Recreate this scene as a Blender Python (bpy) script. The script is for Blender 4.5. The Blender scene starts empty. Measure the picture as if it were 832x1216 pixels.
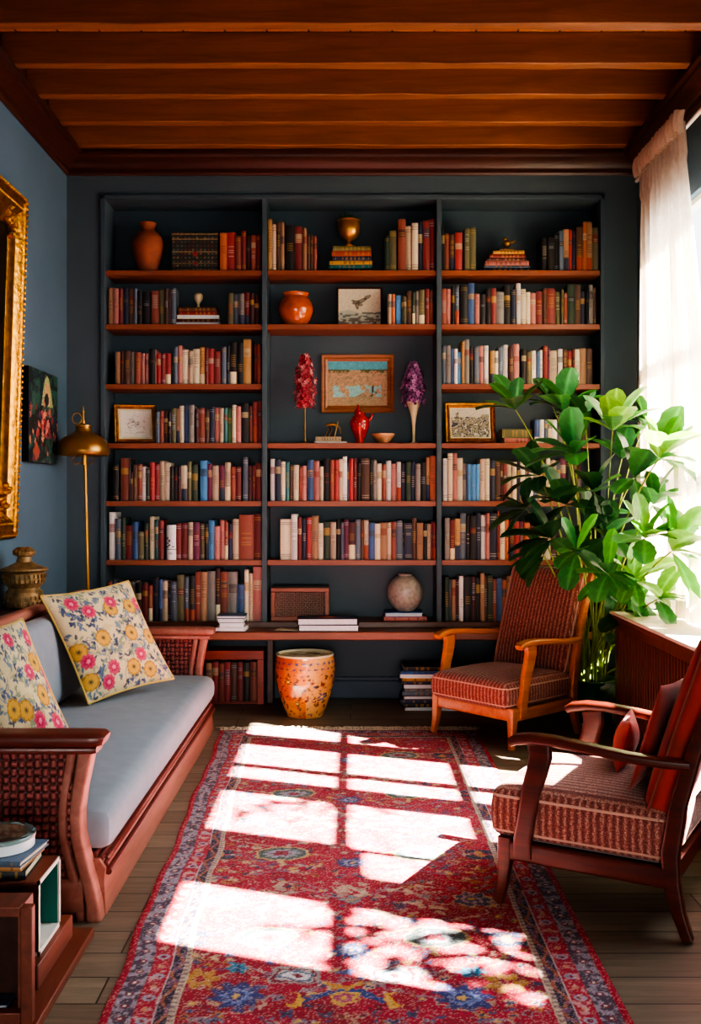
import bpy, math, random
import numpy as np
from mathutils import Vector, Matrix

random.seed(7)
RNG = np.random.default_rng(11)
F, CX, HY, CH = 1200.0, 416.0, 590.0, 1.4      # measured focal length (px), principal point, eye height (m)
C = bpy.context.scene.collection
R = math.radians


def P(px, py, d):
    return Vector(((px - CX) * d / F, d, CH - (py - HY) * d / F))


def XD(px, d):
    return (px - CX) * d / F


def ZD(py, d):
    return CH - (py - HY) * d / F


def G(px, py):                                  # a measured spot on the floor
    d = CH * F / (py - HY)
    return ((px - CX) * d / F, d)


def lin(h):
    h = h.lstrip('#')
    out = []
    for i in (0, 2, 4):
        c = int(h[i:i + 2], 16) / 255.0
        out.append(c / 12.92 if c <= 0.04045 else ((c + 0.055) / 1.055) ** 2.4)
    return tuple(out)


# ------------------------------------------------------------------ materials
MATS = {}


def new_mat(name):
    m = bpy.data.materials.new(name)
    m.use_nodes = True
    nt = m.node_tree
    b = nt.nodes['Principled BSDF']
    return m, nt, b


def N(nt, typ, **kw):
    n = nt.nodes.new(typ)
    for k, v in kw.items():
        if k in n.inputs.keys():
            n.inputs[k].default_value = v
        else:
            setattr(n, k, v)
    return n


def coords(nt, scale=(1, 1, 1), kind='Object'):
    tc = N(nt, 'ShaderNodeTexCoord')
    mp = N(nt, 'ShaderNodeMapping')
    mp.inputs['Scale'].default_value = scale
    nt.links.new(tc.outputs[kind], mp.inputs['Vector'])
    return mp.outputs['Vector']


def ramp(nt, fac, stops):
    r = N(nt, 'ShaderNodeValToRGB')
    e = r.color_ramp.elements
    while len(e) < len(stops):
        e.new(0.5)
    for i, (p, c) in enumerate(stops):
        e[i].position = p
        e[i].color = (*c, 1)
    nt.links.new(fac, r.inputs['Fac'])
    return r.outputs['Color']


def bump(nt, b, height, strength=0.2, dist=0.01):
    bp = N(nt, 'ShaderNodeBump')
    bp.inputs['Strength'].default_value = strength
    bp.inputs['Distance'].default_value = dist
    nt.links.new(height, bp.inputs['Height'])
    nt.links.new(bp.outputs['Normal'], b.inputs['Normal'])


def plain(name, col, rough=0.5, metal=0.0, var=0.15, scale=6.0, bmp=0.0, sheen=0.0, coat=0.0):
    m, nt, b = new_mat(name)
    v = coords(nt)
    no = N(nt, 'ShaderNodeTexNoise', Scale=scale, Detail=4.0)
    nt.links.new(v, no.inputs['Vector'])
    c = lin(col)
    nt.links.new(ramp(nt, no.outputs['Fac'], [(0.3, tuple(x * (1 - var) for x in c)), (0.7, tuple(min(1, x * (1 + var)) for x in c))]), b.inputs['Base Color'])
    b.inputs['Roughness'].default_value = rough
    b.inputs['Metallic'].default_value = metal
    b.inputs['Sheen Weight'].default_value = sheen
    b.inputs['Coat Weight'].default_value = coat
    if bmp:
        bump(nt, b, no.outputs['Fac'], bmp)
    MATS[name] = m
    return m


def wood(name, c1, c2, axis='x', scale=1.0, rough=0.45, bmp=0.15, coat=0.0):
    m, nt, b = new_mat(name)
    s = {'x': (1.2, 14, 14), 'y': (14, 1.2, 14), 'z': (14, 14, 1.2)}[axis]
    v = coords(nt, tuple(q * scale for q in s))
    no = N(nt, 'ShaderNodeTexNoise', Scale=1.6, Detail=7.0, Roughness=0.62, Distortion=0.7)
    nt.links.new(v, no.inputs['Vector'])
    a, d = lin(c1), lin(c2)
    nt.links.new(ramp(nt, no.outputs['Fac'], [(0.25, a), (0.55, tuple((x + y) / 2 for x, y in zip(a, d))), (0.78, d)]), b.inputs['Base Color'])
    b.inputs['Roughness'].default_value = rough
    b.inputs['Coat Weight'].default_value = coat
    b.inputs['Coat Roughness'].default_value = 0.25
    bump(nt, b, no.outputs['Fac'], bmp, 0.004)
    MATS[name] = m
    return m


def painted(name, rough=0.7, nscale=120.0, bmp=0.15, sheen=0.0, coat=0.0, var=0.2, metal=0.0):
    """colour comes from the per-vertex pattern 'Col', with fine procedural grain"""
    m, nt, b = new_mat(name)
    at = N(nt, 'ShaderNodeAttribute', attribute_name='Col')
    v = coords(nt)
    no = N(nt, 'ShaderNodeTexNoise', Scale=nscale, Detail=3.0)
    nt.links.new(v, no.inputs['Vector'])
    mr = N(nt, 'ShaderNodeMapRange')
    mr.inputs['To Min'].default_value = 1 - var
    mr.inputs['To Max'].default_value = 1 + var
    nt.links.new(no.outputs['Fac'], mr.inputs['Value'])
    mx = N(nt, 'ShaderNodeMix', data_type='RGBA', blend_type='MULTIPLY')
    mx.inputs['Factor'].default_value = 1.0
    nt.links.new(at.outputs['Color'], mx.inputs['A'])
    nt.links.new(mr.outputs['Result'], mx.inputs['B'])
    nt.links.new(mx.outputs['Result'], b.inputs['Base Color'])
    b.inputs['Roughness'].default_value = rough
    b.inputs['Sheen Weight'].default_value = sheen
    b.inputs['Coat Weight'].default_value = coat
    b.inputs['Metallic'].default_value = metal
    if bmp:
        bump(nt, b, no.outputs['Fac'], bmp, 0.003)
    MATS[name] = m
    return m


# room
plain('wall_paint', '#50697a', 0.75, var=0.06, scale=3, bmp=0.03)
plain('wall_paint_shaded', '#46565e', 0.75, var=0.06, scale=3, bmp=0.03)  # same wall paint, with the back wall's dimmer light put into the colour
plain('case_paint', '#40515a', 0.6, var=0.08, scale=5)
plain('skirting_paint', '#3a4c5c', 0.6)
wood('beam_wood', '#6a3a20', '#9a5e36', 'x', 0.8, 0.6, 0.3)
wood('crown_wood', '#2e140c', '#54281a', 'x', 0.8, 0.4)
wood('shelf_wood', '#743a27', '#99593c', 'x', 1.0, 0.45)
wood('bench_wood', '#4a2a1e', '#6e4330', 'x', 1.0, 0.38)
wood('red_wood', '#7a2412', '#a83c1e', 'x', 1.2, 0.4)
wood('sofa_wood', '#84493c', '#ab7161', 'y', 1.0, 0.42)
wood('sofa_wood_dark', '#4a1e18', '#713226', 'x', 1.0, 0.35)
wood('frame_wood', '#744326', '#a26b40', 'x', 1.2, 0.4)
wood('honey_wood', '#9c4f1c', '#cb7d37', 'y', 1.5, 0.32, 0.08, 0.3)
wood('cherry_wood', '#30100a', '#5e2212', 'y', 1.5, 0.3, 0.08, 0.4)
wood('dark_wood', '#24120c', '#452418', 'y', 1.2, 0.4)
wood('crate_wood', '#5a2a1c', '#844430', 'y', 1.0, 0.5)
wood('cover_wood', '#4e2418', '#713a28', 'z', 1.0, 0.45)
plain('cover_top_paint', '#d6cbb8', 0.45, var=0.08)
plain('white_frame', '#d9d6cc', 0.5)
plain('pages', '#cdbf9f', 0.8, var=0.12, scale=60)
plain('white_pages', '#d5d8dd', 0.7, var=0.08, scale=60)
painted('book_cover', 0.55, 160, 0.1, var=0.28)
painted('picture_paint', 0.6, 90, 0.25)
painted('rug_pile', 1.0, 260, 0.9, sheen=0.05, var=0.3)
painted('floral_cloth', 0.9, 300, 0.25, sheen=0.05, var=0.12)
painted('glazed_pattern', 0.22, 60, 0.05, coat=0.6, var=0.12)
painted('woven_cane', 0.5, 90, 0.1)
painted('petals', 0.7, 50, 0.1)
plain('rug_fringe', '#cfc3ae', 0.95, var=0.2)
plain('grey_linen', '#78828c', 0.92, var=0.06, scale=14, bmp=0.12, sheen=0.1)
plain('brass', '#c08a3a', 0.3, 0.8, 0.2, 8)
plain('dark_brass', '#a07a42', 0.33, 0.75, 0.25, 8)
plain('gold_leaf', '#b9822c', 0.36, 1.0, 0.35, 30, 0.5)
plain('bronze_urn', '#8a6c45', 0.5, 0.45, 0.45, 26, 0.5)
plain('terracotta', '#8f4a30', 0.75, var=0.18, scale=14, bmp=0.15)
plain('orange_glaze', '#b6521c', 0.2, var=0.3, scale=9, coat=0.6)
plain('red_glaze', '#a31f18', 0.18, var=0.35, scale=20, coat=0.7)
plain('crackle_glaze', '#9b958a', 0.35, var=0.25, scale=45, bmp=0.3)
plain('bone', '#c9bd94', 0.4)
plain('pink_bowl', '#c08a63', 0.5)
plain('black_iron', '#1d1b1a', 0.4, 0.6)
plain('grass_green', '#31571f', 0.6)
plain('velvet', '#8c2a1c', 0.8, var=0.3, scale=9, bmp=0.25, sheen=0.12)
plain('velvet_dark', '#a83424', 0.8, var=0.3, scale=12, bmp=0.2, sheen=0.12)
plain('piping_cloth', '#b98f7c', 0.85)
plain('piping_red', '#7c3a2c', 0.85)
plain('piping_gold', '#c0a258', 0.8)
plain('teal_lining', '#17776b', 0.6)
plain('tin_white', '#d0d3d6', 0.4)
plain('pot_green', '#1f5a3c', 0.3, coat=0.4)
plain('soil', '#2a1c14', 1.0, var=0.4, scale=40, bmp=0.6)
plain('stem_green', '#7d8f3a', 0.55, var=0.25, scale=20)
plain('bark', '#4a3526', 0.9, var=0.3, scale=20, bmp=0.5)
plain('cream_paper', '#d9cfae', 0.8)


def fabric_stripe():
    m, nt, b = new_mat('striped_fabric')
    v = coords(nt)
    w = N(nt, 'ShaderNodeTexWave', Scale=12.5, Distortion=1.6, Detail=3.0)
    w.inputs['Detail Scale'].default_value = 3.0
    tcn = N(nt, 'ShaderNodeTexCoord')
    sn = N(nt, 'ShaderNodeSeparateXYZ')
    nt.links.new(tcn.outputs['Normal'], sn.inputs[0])
    sv = N(nt, 'ShaderNodeSeparateXYZ')
    nt.links.new(v, sv.inputs[0])
    ab = N(nt, 'ShaderNodeMath', operation='ABSOLUTE')
    nt.links.new(sn.outputs['X'], ab.inputs[0])
    gt = N(nt, 'ShaderNodeMath', operation='GREATER_THAN')
    nt.links.new(ab.outputs[0], gt.inputs[0])
    gt.inputs[1].default_value = 0.72
    mf = N(nt, 'ShaderNodeMix', data_type='FLOAT')
    nt.links.new(gt.outputs[0], mf.inputs['Factor'])
    nt.links.new(sv.outputs['X'], mf.inputs['A'])
    nt.links.new(sv.outputs['Y'], mf.inputs['B'])
    cx = N(nt, 'ShaderNodeCombineXYZ')
    nt.links.new(mf.outputs['Result'], cx.inputs['X'])
    nt.links.new(sv.outputs['Z'], cx.inputs['Z'])
    nt.links.new(cx.outputs[0], w.inputs['Vector'])
    n2 = N(nt, 'ShaderNodeTexNoise', Scale=170.0, Detail=2.0)
    nt.links.new(v, n2.inputs['Vector'])
    mx = N(nt, 'ShaderNodeMath', operation='MULTIPLY_ADD')
    nt.links.new(n2.outputs['Fac'], mx.inputs[0])
    mx.inputs[1].default_value = 0.75
    mulw = N(nt, 'ShaderNodeMath', operation='MULTIPLY')
    nt.links.new(w.outputs['Fac'], mulw.inputs[0])
    mulw.inputs[1].default_value = 0.26
    nt.links.new(mulw.outputs[0], mx.inputs[2])
    nt.links.new(ramp(nt, mx.outputs[0], [(0.3, lin('#552422')), (0.55, lin('#85483d')), (0.8, lin('#b8917e'))]), b.inputs['Base Color'])
    b.inputs['Roughness'].default_value = 0.9
    b.inputs['Sheen Weight'].default_value = 0.16
    bump(nt, b, mx.outputs[0], 0.35, 0.004)
    MATS['striped_fabric'] = m


fabric_stripe()


def floor_mat():
    m, nt, b = new_mat('oak_floorboards')
    v = coords(nt)
    br = N(nt, 'ShaderNodeTexBrick')
    br.offset = 0.37
    br.inputs['Scale'].default_value = 1.0
    br.inputs['Brick Width'].default_value = 1.9
    br.inputs['Row Height'].default_value = 0.155
    br.inputs['Mortar Size'].default_value = 0.003
    br.inputs['Mortar Smooth'].default_value = 0.1
    br.inputs['Color1'].default_value = (*lin('#6f6354'), 1)
    br.inputs['Color2'].default_value = (*lin('#867a69'), 1)
    br.inputs['Mortar'].default_value = (*lin('#2a221b'), 1)
    nt.links.new(v, br.inputs['Vector'])
    v2 = coords(nt, (1.0, 13, 1))
    no = N(nt, 'ShaderNodeTexNoise', Scale=3.0, Detail=8.0, Roughness=0.65, Distortion=0.9)
    nt.links.new(v2, no.inputs['Vector'])
    mx = N(nt, 'ShaderNodeMix', data_type='RGBA', blend_type='MULTIPLY')
    mx.inputs['Factor'].default_value = 0.75
    nt.links.new(br.outputs['Color'], mx.inputs['A'])
    nt.links.new(ramp(nt, no.outputs['Fac'], [(0.25, (0.42, 0.38, 0.33)), (0.7, (1.1, 1.05, 1.0))]), mx.inputs['B'])
    nt.links.new(mx.outputs['Result'], b.inputs['Base Color'])
    b.inputs['Roughness'].default_value = 0.5
    bump(nt, b, no.outputs['Fac'], 0.2, 0.004)
    MATS['oak_floorboards'] = m


floor_mat()


def ceil_mat():
    m, nt, b = new_mat('ceiling_boards')
    tc = coords(nt)
    rot = N(nt, 'ShaderNodeMapping')
    rot.inputs['Rotation'].default_value = (0, 0, R(90))
    nt.links.new(tc, rot.inputs['Vector'])
    br = N(nt, 'ShaderNodeTexBrick')
    br.inputs['Scale'].default_value = 1.0
    br.inputs['Brick Width'].default_value = 3.1
    br.inputs['Row Height'].default_value = 0.22
    br.inputs['Mortar Size'].default_value = 0.006
    br.inputs['Color1'].default_value = (*lin('#a85f2c'), 1)
    br.inputs['Color2'].default_value = (*lin('#bb7740'), 1)
    br.inputs['Mortar'].default_value = (*lin('#2a140a'), 1)
    nt.links.new(rot.outputs['Vector'], br.inputs['Vector'])
    v2 = coords(nt, (12, 1, 1))
    no = N(nt, 'ShaderNodeTexNoise', Scale=3.0, Detail=6.0)
    nt.links.new(v2, no.inputs['Vector'])
    mx = N(nt, 'ShaderNodeMix', data_type='RGBA', blend_type='MULTIPLY')
    mx.inputs['Factor'].default_value = 0.7
    nt.links.new(br.outputs['Color'], mx.inputs['A'])
    nt.links.new(ramp(nt, no.outputs['Fac'], [(0.3, (0.6, 0.55, 0.5)), (0.7, (1.1, 1.05, 1))]), mx.inputs['B'])
    nt.links.new(mx.outputs['Result'], b.inputs['Base Color'])
    b.inputs['Roughness'].default_value = 0.6
    MATS['ceiling_boards'] = m


ceil_mat()


def leaf_mat():
    m, nt, b = new_mat('leaf')
    at = N(nt, 'ShaderNodeAttribute', attribute_name='Col')
    nt.links.new(at.outputs['Color'], b.inputs['Base Color'])
    b.inputs['Roughness'].default_value = 0.3
    tr = N(nt, 'ShaderNodeBsdfTranslucent')
    mul = N(nt, 'ShaderNodeMix', data_type='RGBA', blend_type='MULTIPLY')
    mul.inputs['Factor'].default_value = 1.0
    mul.inputs['B'].default_value = (2.3, 2.1, 0.8, 1)
    nt.links.new(at.outputs['Color'], mul.inputs['A'])
    nt.links.new(mul.outputs['Result'], tr.inputs['Color'])
    ms = N(nt, 'ShaderNodeMixShader')
    ms.inputs['Fac'].default_value = 0.26
    nt.links.new(b.outputs[0], ms.inputs[1])
    nt.links.new(tr.outputs[0], ms.inputs[2])
    nt.links.new(ms.outputs[0], nt.nodes['Material Output'].inputs['Surface'])
    MATS['leaf'] = m


leaf_mat()


def curtain_mat():
    m, nt, b = new_mat('curtain_voile')
    v = coords(nt, (1, 1, 0.4))
    no = N(nt, 'ShaderNodeTexNoise', Scale=60.0, Detail=2.0)
    nt.links.new(v, no.inputs['Vector'])
    col = ramp(nt, no.outputs['Fac'], [(0.3, lin('#e3d3bf')), (0.7, lin('#efe4d2'))])
    nt.links.new(col, b.inputs['Base Color'])
    b.inputs['Roughness'].default_value = 0.95
    tr = N(nt, 'ShaderNodeBsdfTranslucent')
    nt.links.new(col, tr.inputs['Color'])
    ms = N(nt, 'ShaderNodeMixShader')
    ms.inputs['Fac'].default_value = 0.45
    nt.links.new(b.outputs[0], ms.inputs[1])
    nt.links.new(tr.outputs[0], ms.inputs[2])
    nt.links.new(ms.outputs[0], nt.nodes['Material Output'].inputs['Surface'])
    MATS['curtain_voile'] = m


curtain_mat()


def glass_mat():
    m, nt, b = new_mat('window_glass')
    tr = N(nt, 'ShaderNodeBsdfTransparent')
    gl = N(nt, 'ShaderNodeBsdfGlossy', Roughness=0.02)
    ms = N(nt, 'ShaderNodeMixShader')
    ms.inputs['Fac'].default_value = 0.06
    nt.links.new(tr.outputs[0], ms.inputs[1])
    nt.links.new(gl.outputs[0], ms.inputs[2])
    nt.links.new(ms.outputs[0], nt.nodes['Material Output'].inputs['Surface'])
    MATS['window_glass'] = m


glass_mat()


# ------------------------------------------------------------------ mesh builder
class MB:
    def __init__(self):
        self.v, self.f, self.m, self.c = [], [], [], []

    def add(self, verts, faces, mat=0, col=(1, 1, 1), cols=None):
        o = len(self.v)
        self.v += [tuple(p) for p in verts]
        self.c += [tuple(c) for c in cols] if cols is not None else [tuple(col)] * len(verts)
        self.f += [tuple(i + o for i in q) for q in faces]
        self.m += [mat] * len(faces)
        return self

    def box(self, x0, x1, y0, y1, z0, z1, mat=0, col=(1, 1, 1)):
        v = [(x, y, z) for z in (z0, z1) for y in (y0, y1) for x in (x0, x1)]
        f = [(0, 2, 3, 1), (4, 5, 7, 6), (0, 1, 5, 4), (2, 6, 7, 3), (0, 4, 6, 2), (1, 3, 7, 5)]
        return self.add(v, f, mat, col)

    def obox(self, c, s, M, mat=0, col=(1, 1, 1)):
        v = [Vector(c) + M @ Vector((x * s[0] / 2, y * s[1] / 2, z * s[2] / 2)) for z in (-1, 1) for y in (-1, 1) for x in (-1, 1)]
        f = [(0, 2, 3, 1), (4, 5, 7, 6), (0, 1, 5, 4), (2, 6, 7, 3), (0, 4, 6, 2), (1, 3, 7, 5)]
        return self.add(v, f, mat, col)

    def grid(self, pts, cols=None, mat=0, cu=False, cv=False, flip=False, col=(1, 1, 1)):
        nv, nu = len(pts), len(pts[0])
        v = [tuple(p) for row in pts for p in row]
        f = []
        for j in range(nv if cv else nv - 1):
            for i in range(nu if cu else nu - 1):
                a, b = j * nu + i, j * nu + (i + 1) % nu
                c, d = ((j + 1) % nv) * nu + (i + 1) % nu, ((j + 1) % nv) * nu + i
                f.append((a, d, c, b) if flip else (a, b, c, d))
        cc = [tuple(c) for row in cols for c in row] if cols is not None else None
        return self.add(v, f, mat, col, cc)

    def lathe(self, prof, c=(0, 0, 0), segs=32, mat=0, col=(1, 1, 1), cap0=True, cap1=True, colf=None):
        pts, cols = [], []
        for r, z in prof:
            pts.append([(c[0] + r * math.cos(2 * math.pi * k / segs), c[1] + r * math.sin(2 * math.pi * k / segs), c[2] + z) for k in range(segs)])
            if colf:
                cols.append([colf(k / segs, z, r) for k in range(segs)])
        o = len(self.v)
        self.grid(pts, cols if colf else None, mat, cu=True, col=col)
        n = len(prof)
        if cap0:
            self.f.append(tuple(o + k for k in reversed(range(segs))))
            self.m.append(mat)
        if cap1:
            self.f.append(tuple(o + (n - 1) * segs + k for k in range(segs)))
            self.m.append(mat)
        return self

    def loft(self, rings, mat=0, col=(1, 1, 1)):
        o = len(self.v)
        n = len(rings[0])
        self.grid(rings, None, mat, cu=True, col=col)
        self.f.append(tuple(o + k for k in reversed(range(n))))
        self.m.append(mat)
        self.f.append(tuple(o + (len(rings) - 1) * n + k for k in range(n)))
        self.m.append(mat)
        return self

    def tube(self, pts, rad, segs=8, mat=0, col=(1, 1, 1)):
        pts = [Vector(p) for p in pts]
        if not isinstance(rad, (list, tuple)):
            rad = [rad] * len(pts)
        rings, up = [], None
        for i, p in enumerate(pts):
            t = (pts[min(i + 1, len(pts) - 1)] - pts[max(i - 1, 0)]).normalized()
            if up is None:
                up = t.orthogonal().normalized()
            up = (up - t * up.dot(t)).normalized()
            s = t.cross(up)
            rings.append([p + (up * math.cos(2 * math.pi * k / segs) + s * math.sin(2 * math.pi * k / segs)) * rad[i] for k in range(segs)])
        return self.loft(rings, mat, col)

    def sweep(self, pts, sizes, side, n=16, power=5.0, mat=0, col=(1, 1, 1)):
        """rounded-rectangle section; size = (along side, across)"""
        pts = [Vector(p) for p in pts]
        side = Vector(side).normalized()
        rings = []
        for i, p in enumerate(pts):
            t = (pts[min(i + 1, len(pts) - 1)] - pts[max(i - 1, 0)]).normalized()
            s = (side - t * side.dot(t)).normalized()
            u = t.cross(s)
            w, h = sizes[i] if isinstance(sizes, list) else sizes
            ring = []
            for k in range(n):
                a = 2 * math.pi * (k + 0.5) / n
                ca, sa = math.cos(a), math.sin(a)
                ring.append(p + s * (math.copysign(abs(ca) ** (2 / power), ca) * w / 2) + u * (math.copysign(abs(sa) ** (2 / power), sa) * h / 2))
            rings.append(ring)
        return self.loft(rings, mat, col)

    def build(self, name, mats, parent=None, org=None, loc=None, rz=0.0, smooth=35, bevel=0.0, seg=2, subsurf=0):
        """org: verts are in world space; subtract it.  A part under an unrotated thing subtracts the thing's place."""
        me = bpy.data.meshes.new(name)
        v = self.v
        if org is None and parent is not None and 'org' in ORG.get(parent.name, {}):
            org = ORG[parent.name]['org']
        if org is not None:
            v = [(a - org[0], b - org[1], c - org[2]) for a, b, c in v]
        me.from_pydata(v, [], self.f)
        if not isinstance(mats, (list, tuple)):
            mats = [mats]
        for mm in mats:
            me.materials.append(MATS[mm])
        me.polygons.foreach_set('material_index', self.m)
        ca = me.color_attributes.new('Col', 'FLOAT_COLOR', 'POINT')
        arr = np.ones((len(v), 4), np.float32)
        arr[:, :3] = np.array(self.c, np.float32)
        ca.data.foreach_set('color', arr.ravel())
        me.validate()
        me.update()
        if smooth:
            me.polygons.foreach_set('use_smooth', [True] * len(me.polygons))
            me.set_sharp_from_angle(angle=R(smooth))
        ob = bpy.data.objects.new(name, me)
        C.objects.link(ob)
        if parent is not None:
            ob.parent = parent
            if loc is not None:
                ob.location = loc
        else:
            ob.location = loc if loc is not None else (org if org is not None else (0, 0, 0))
        ob.rotation_euler.z = rz
        if bevel:
            md = ob.modifiers.new('bevel', 'BEVEL')
            md.width = bevel
            md.segments = seg
            md.limit_method = 'ANGLE'
            md.angle_limit = R(40)
        if subsurf:
            md = ob.modifiers.new('smooth', 'SUBSURF')
            md.levels = md.render_levels = subsurf
        return ob


ORG = {}


def tag(o, label, cat, group=None, kind=None):
    o['label'] = label
    o['category'] = cat
    if group:
        o['group'] = group
    if kind:
        o['kind'] = kind
    return o


def thing(name, label, cat, loc=(0, 0, 0), rz=0.0, group=None, world=True):
    o = bpy.data.objects.new(name, None)
    C.objects.link(o)
    o.empty_display_size = 0.05
    o.location = loc
    o.rotation_euler.z = rz
    if world:
        ORG[o.name] = {'org': tuple(loc)}
    return tag(o, label, cat, group)


def struct(name, mb, mats, **kw):
    o = mb.build(name, mats, **kw)
    o['kind'] = 'structure'
    return o


# ------------------------------------------------------------------ pattern canvas
class Cv:
    def __init__(self, U, V, base):
        self.U, self.V = U, V
        self.a = np.empty(U.shape + (3,))
        self.a[:] = lin(base)

    def mask(self, m, col, alpha=1.0):
        c = np.array(lin(col) if isinstance(col, str) else col)
        self.a[m] = self.a[m] * (1 - alpha) + c * alpha

    def ell(self, u, v, ru, rv, col, rot=0.0, alpha=1.0, inner=0.0, pet=0, amp=0.0):
        du, dv = self.U - u, self.V - v
        c, s = math.cos(rot), math.sin(rot)
        x, y = (du * c + dv * s) / ru, (-du * s + dv * c) / rv
        r = np.hypot(x, y)
        lim = 1.0
        if pet:
            lim = 1.0 - amp * 0.5 + amp * 0.5 * np.cos(pet * np.arctan2(y, x))
        self.mask((r < lim) & (r >= inner), col, alpha)

    def rect(self, u0, u1, v0, v1, col, alpha=1.0):
        self.mask((self.U > u0) & (self.U < u1) & (self.V > v0) & (self.V < v1), col, alpha)

    def line(self, pts, w, col, alpha=1.0):
        m = np.zeros(self.U.shape, bool)
        for (u0, v0), (u1, v1) in zip(pts[:-1], pts[1:]):
            dx, dy = u1 - u0, v1 - v0
            L = dx * dx + dy * dy + 1e-12
            t = np.clip(((self.U - u0) * dx + (self.V - v0) * dy) / L, 0, 1)
            m |= np.hypot(self.U - u0 - t * dx, self.V - v0 - t * dy) < w / 2
        self.mask(m, col, alpha)

    def speckle(self, amt):
        self.a *= 1 + amt * (RNG.random(self.U.shape)[..., None] * 2 - 1)
        return self


def smooth_noise(shape, cells):
    """cheap value noise 0..1"""
    h, w = shape
    g = RNG.random((cells[0] + 2, cells[1] + 2))
    y, x = np.linspace(0, cells[0], h), np.linspace(0, cells[1], w)
    yi, xi = y.astype(int), x.astype(int)
    fy, fx = (y - yi)[:, None], (x - xi)[None, :]
    fy, fx = fy * fy * (3 - 2 * fy), fx * fx * (3 - 2 * fx)
    a, b = g[np.ix_(yi, xi)], g[np.ix_(yi, xi + 1)]
    c, d = g[np.ix_(yi + 1, xi)], g[np.ix_(yi + 1, xi + 1)]
    return (a * (1 - fx) + b * fx) * (1 - fy) + (c * (1 - fx) + d * fx) * fy


# ------------------------------------------------------------------ the room
XL, XR, YB, ZC = -1.9, 1.92, 6.77, 3.85
Y0 = -1.6
ZT = 3.42                      # top of the bookcase niche
BX0, BX1 = -1.67, 1.70         # bookcase sides
struct('floor', MB().box(XL - .1, XR + .15, Y0, 7.2, -0.1, 0.0), 'oak_floorboards')
struct('ceiling', MB().box(XL - .1, XR + .15, Y0, 7.2, ZC, ZC + 0.1), 'ceiling_boards')
struct('wall_front', MB().box(XL, XR, Y0 - .1, Y0, 0, ZC), 'wall_paint')
struct('wall_left', MB().box(XL - .12, XL, Y0, 7.2, 0, ZC), 'wall_paint')
wb = MB()
wb.box(XL, BX0, YB, 7.2, 0, ZC).box(BX1, XR, YB, 7.2, 0, ZC).box(BX0, BX1, YB, 7.2, ZT, ZC).box(BX0, BX1, 7.06, 7.2, 0, ZT)
struct('wall_back', wb, 'wall_paint_shaded')
WINS = [(4.93, 6.12), (4.03, 4.76), (3.24, 3.86), (2.16, 2.72)]
WZ0, WZ1 = 0.80, 3.10
WINS.append((2.93, 3.24))  # unseen low window added so sun reaches the near chair seat
WZ = {2.16: (1.62, 3.10), 2.93: (.80, 2.34)}
wr = MB()
XO = XR + 0.12
edges = sorted(WINS)
prev = Y0
for a, b in edges:
    q0, q1 = WZ.get(a, (WZ0, WZ1))
    wr.box(XR, XO, prev, a, 0, ZC).box(XR, XO, a, b, 0, q0).box(XR, XO, a, b, q1, ZC)
    prev = b
wr.box(XR, XO, prev, 7.2, 0, ZC)
struct('wall_right', wr, 'wall_paint')
for i, (a, b) in enumerate(WINS):
    WZ0, WZ1 = WZ.get(a, (.80, 3.10))
    w = bpy.data.objects.new('window_%d' % (i + 1), None)
    C.objects.link(w)
    w.location = (XR + .06, (a + b) / 2, WZ0)
    w['kind'] = 'structure'
    ORG[w.name] = {'org': tuple(w.location)}
    fr = MB()
    x0, x1, t = XR + .035, XR + .085, 0.035
    if i == 2:
        fr.box(x0, x1, a, a + t, 2.34, WZ1)
    else:
        fr.box(x0, x1, a, a + t, WZ0, WZ1)
    if i != 4:
        fr.box(x0, x1, b - t, b, WZ0, WZ1)
    fr.box(x0, x1, a + t, b - t, WZ0, WZ0 + t).box(x0, x1, a + t, b - t, WZ1 - t, WZ1)
    fr.build('window_frame', 'white_frame', w, bevel=.004)
    mt = MB()
    for z in (1.02, 1.70, 2.38):
        if not WZ0 + .1 < z < WZ1 - .1:
            continue
        mt.box(x0 + .01, x1 - .01, a + t, b - t, z - .028, z + .028)
    if i == 1:
        mt.box(x0 + .01, x1 - .01, 4.25, 4.33, WZ0 + t, WZ1 - t)
    if i == 0:
        mt.box(x0 + .01, x1 - .01, 5.49, 5.56, WZ0 + t, WZ1 - t)
    mt.build('glazing_bar', 'white_frame', w)
    MB().box(XR + .057, XR + .062, a + t, b - t, WZ0 + t, WZ1 - t).build('pane', 'window_glass', w)


def crown(name, pts3, out):
    """pts3: the wall line start/end at the crown's foot; out: unit vector into the room"""
    prof = [(0, 3.55), (.012, 3.55), (.02, 3.565), (.02, 3.585), (.035, 3.59), (.045, 3.605), (.07, 3.63), (.1, 3.645), (.105, 3.66), (.13, 3.665), (.13, 3.69), (0, 3.69)]
    a, b = Vector(pts3[0]), Vector(pts3[1])
    o = Vector(out)
    rings = [[Vector((q.x, q.y, 0)) + o * p + Vector((0, 0, z)) for p, z in prof] for q in (a, b)]
    mb = MB().loft(rings)
    return struct(name, mb, 'crown_wood', smooth=25)


crown('trim_1', ((XL, YB, 0), (XR, YB, 0)), (0, -1, 0))
crown('trim_2', ((XL, Y0, 0), (XL, YB, 0)), (1, 0, 0))
crown('trim_3', ((XR, YB, 0), (XR, Y0, 0)), (-1, 0, 0))
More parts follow.
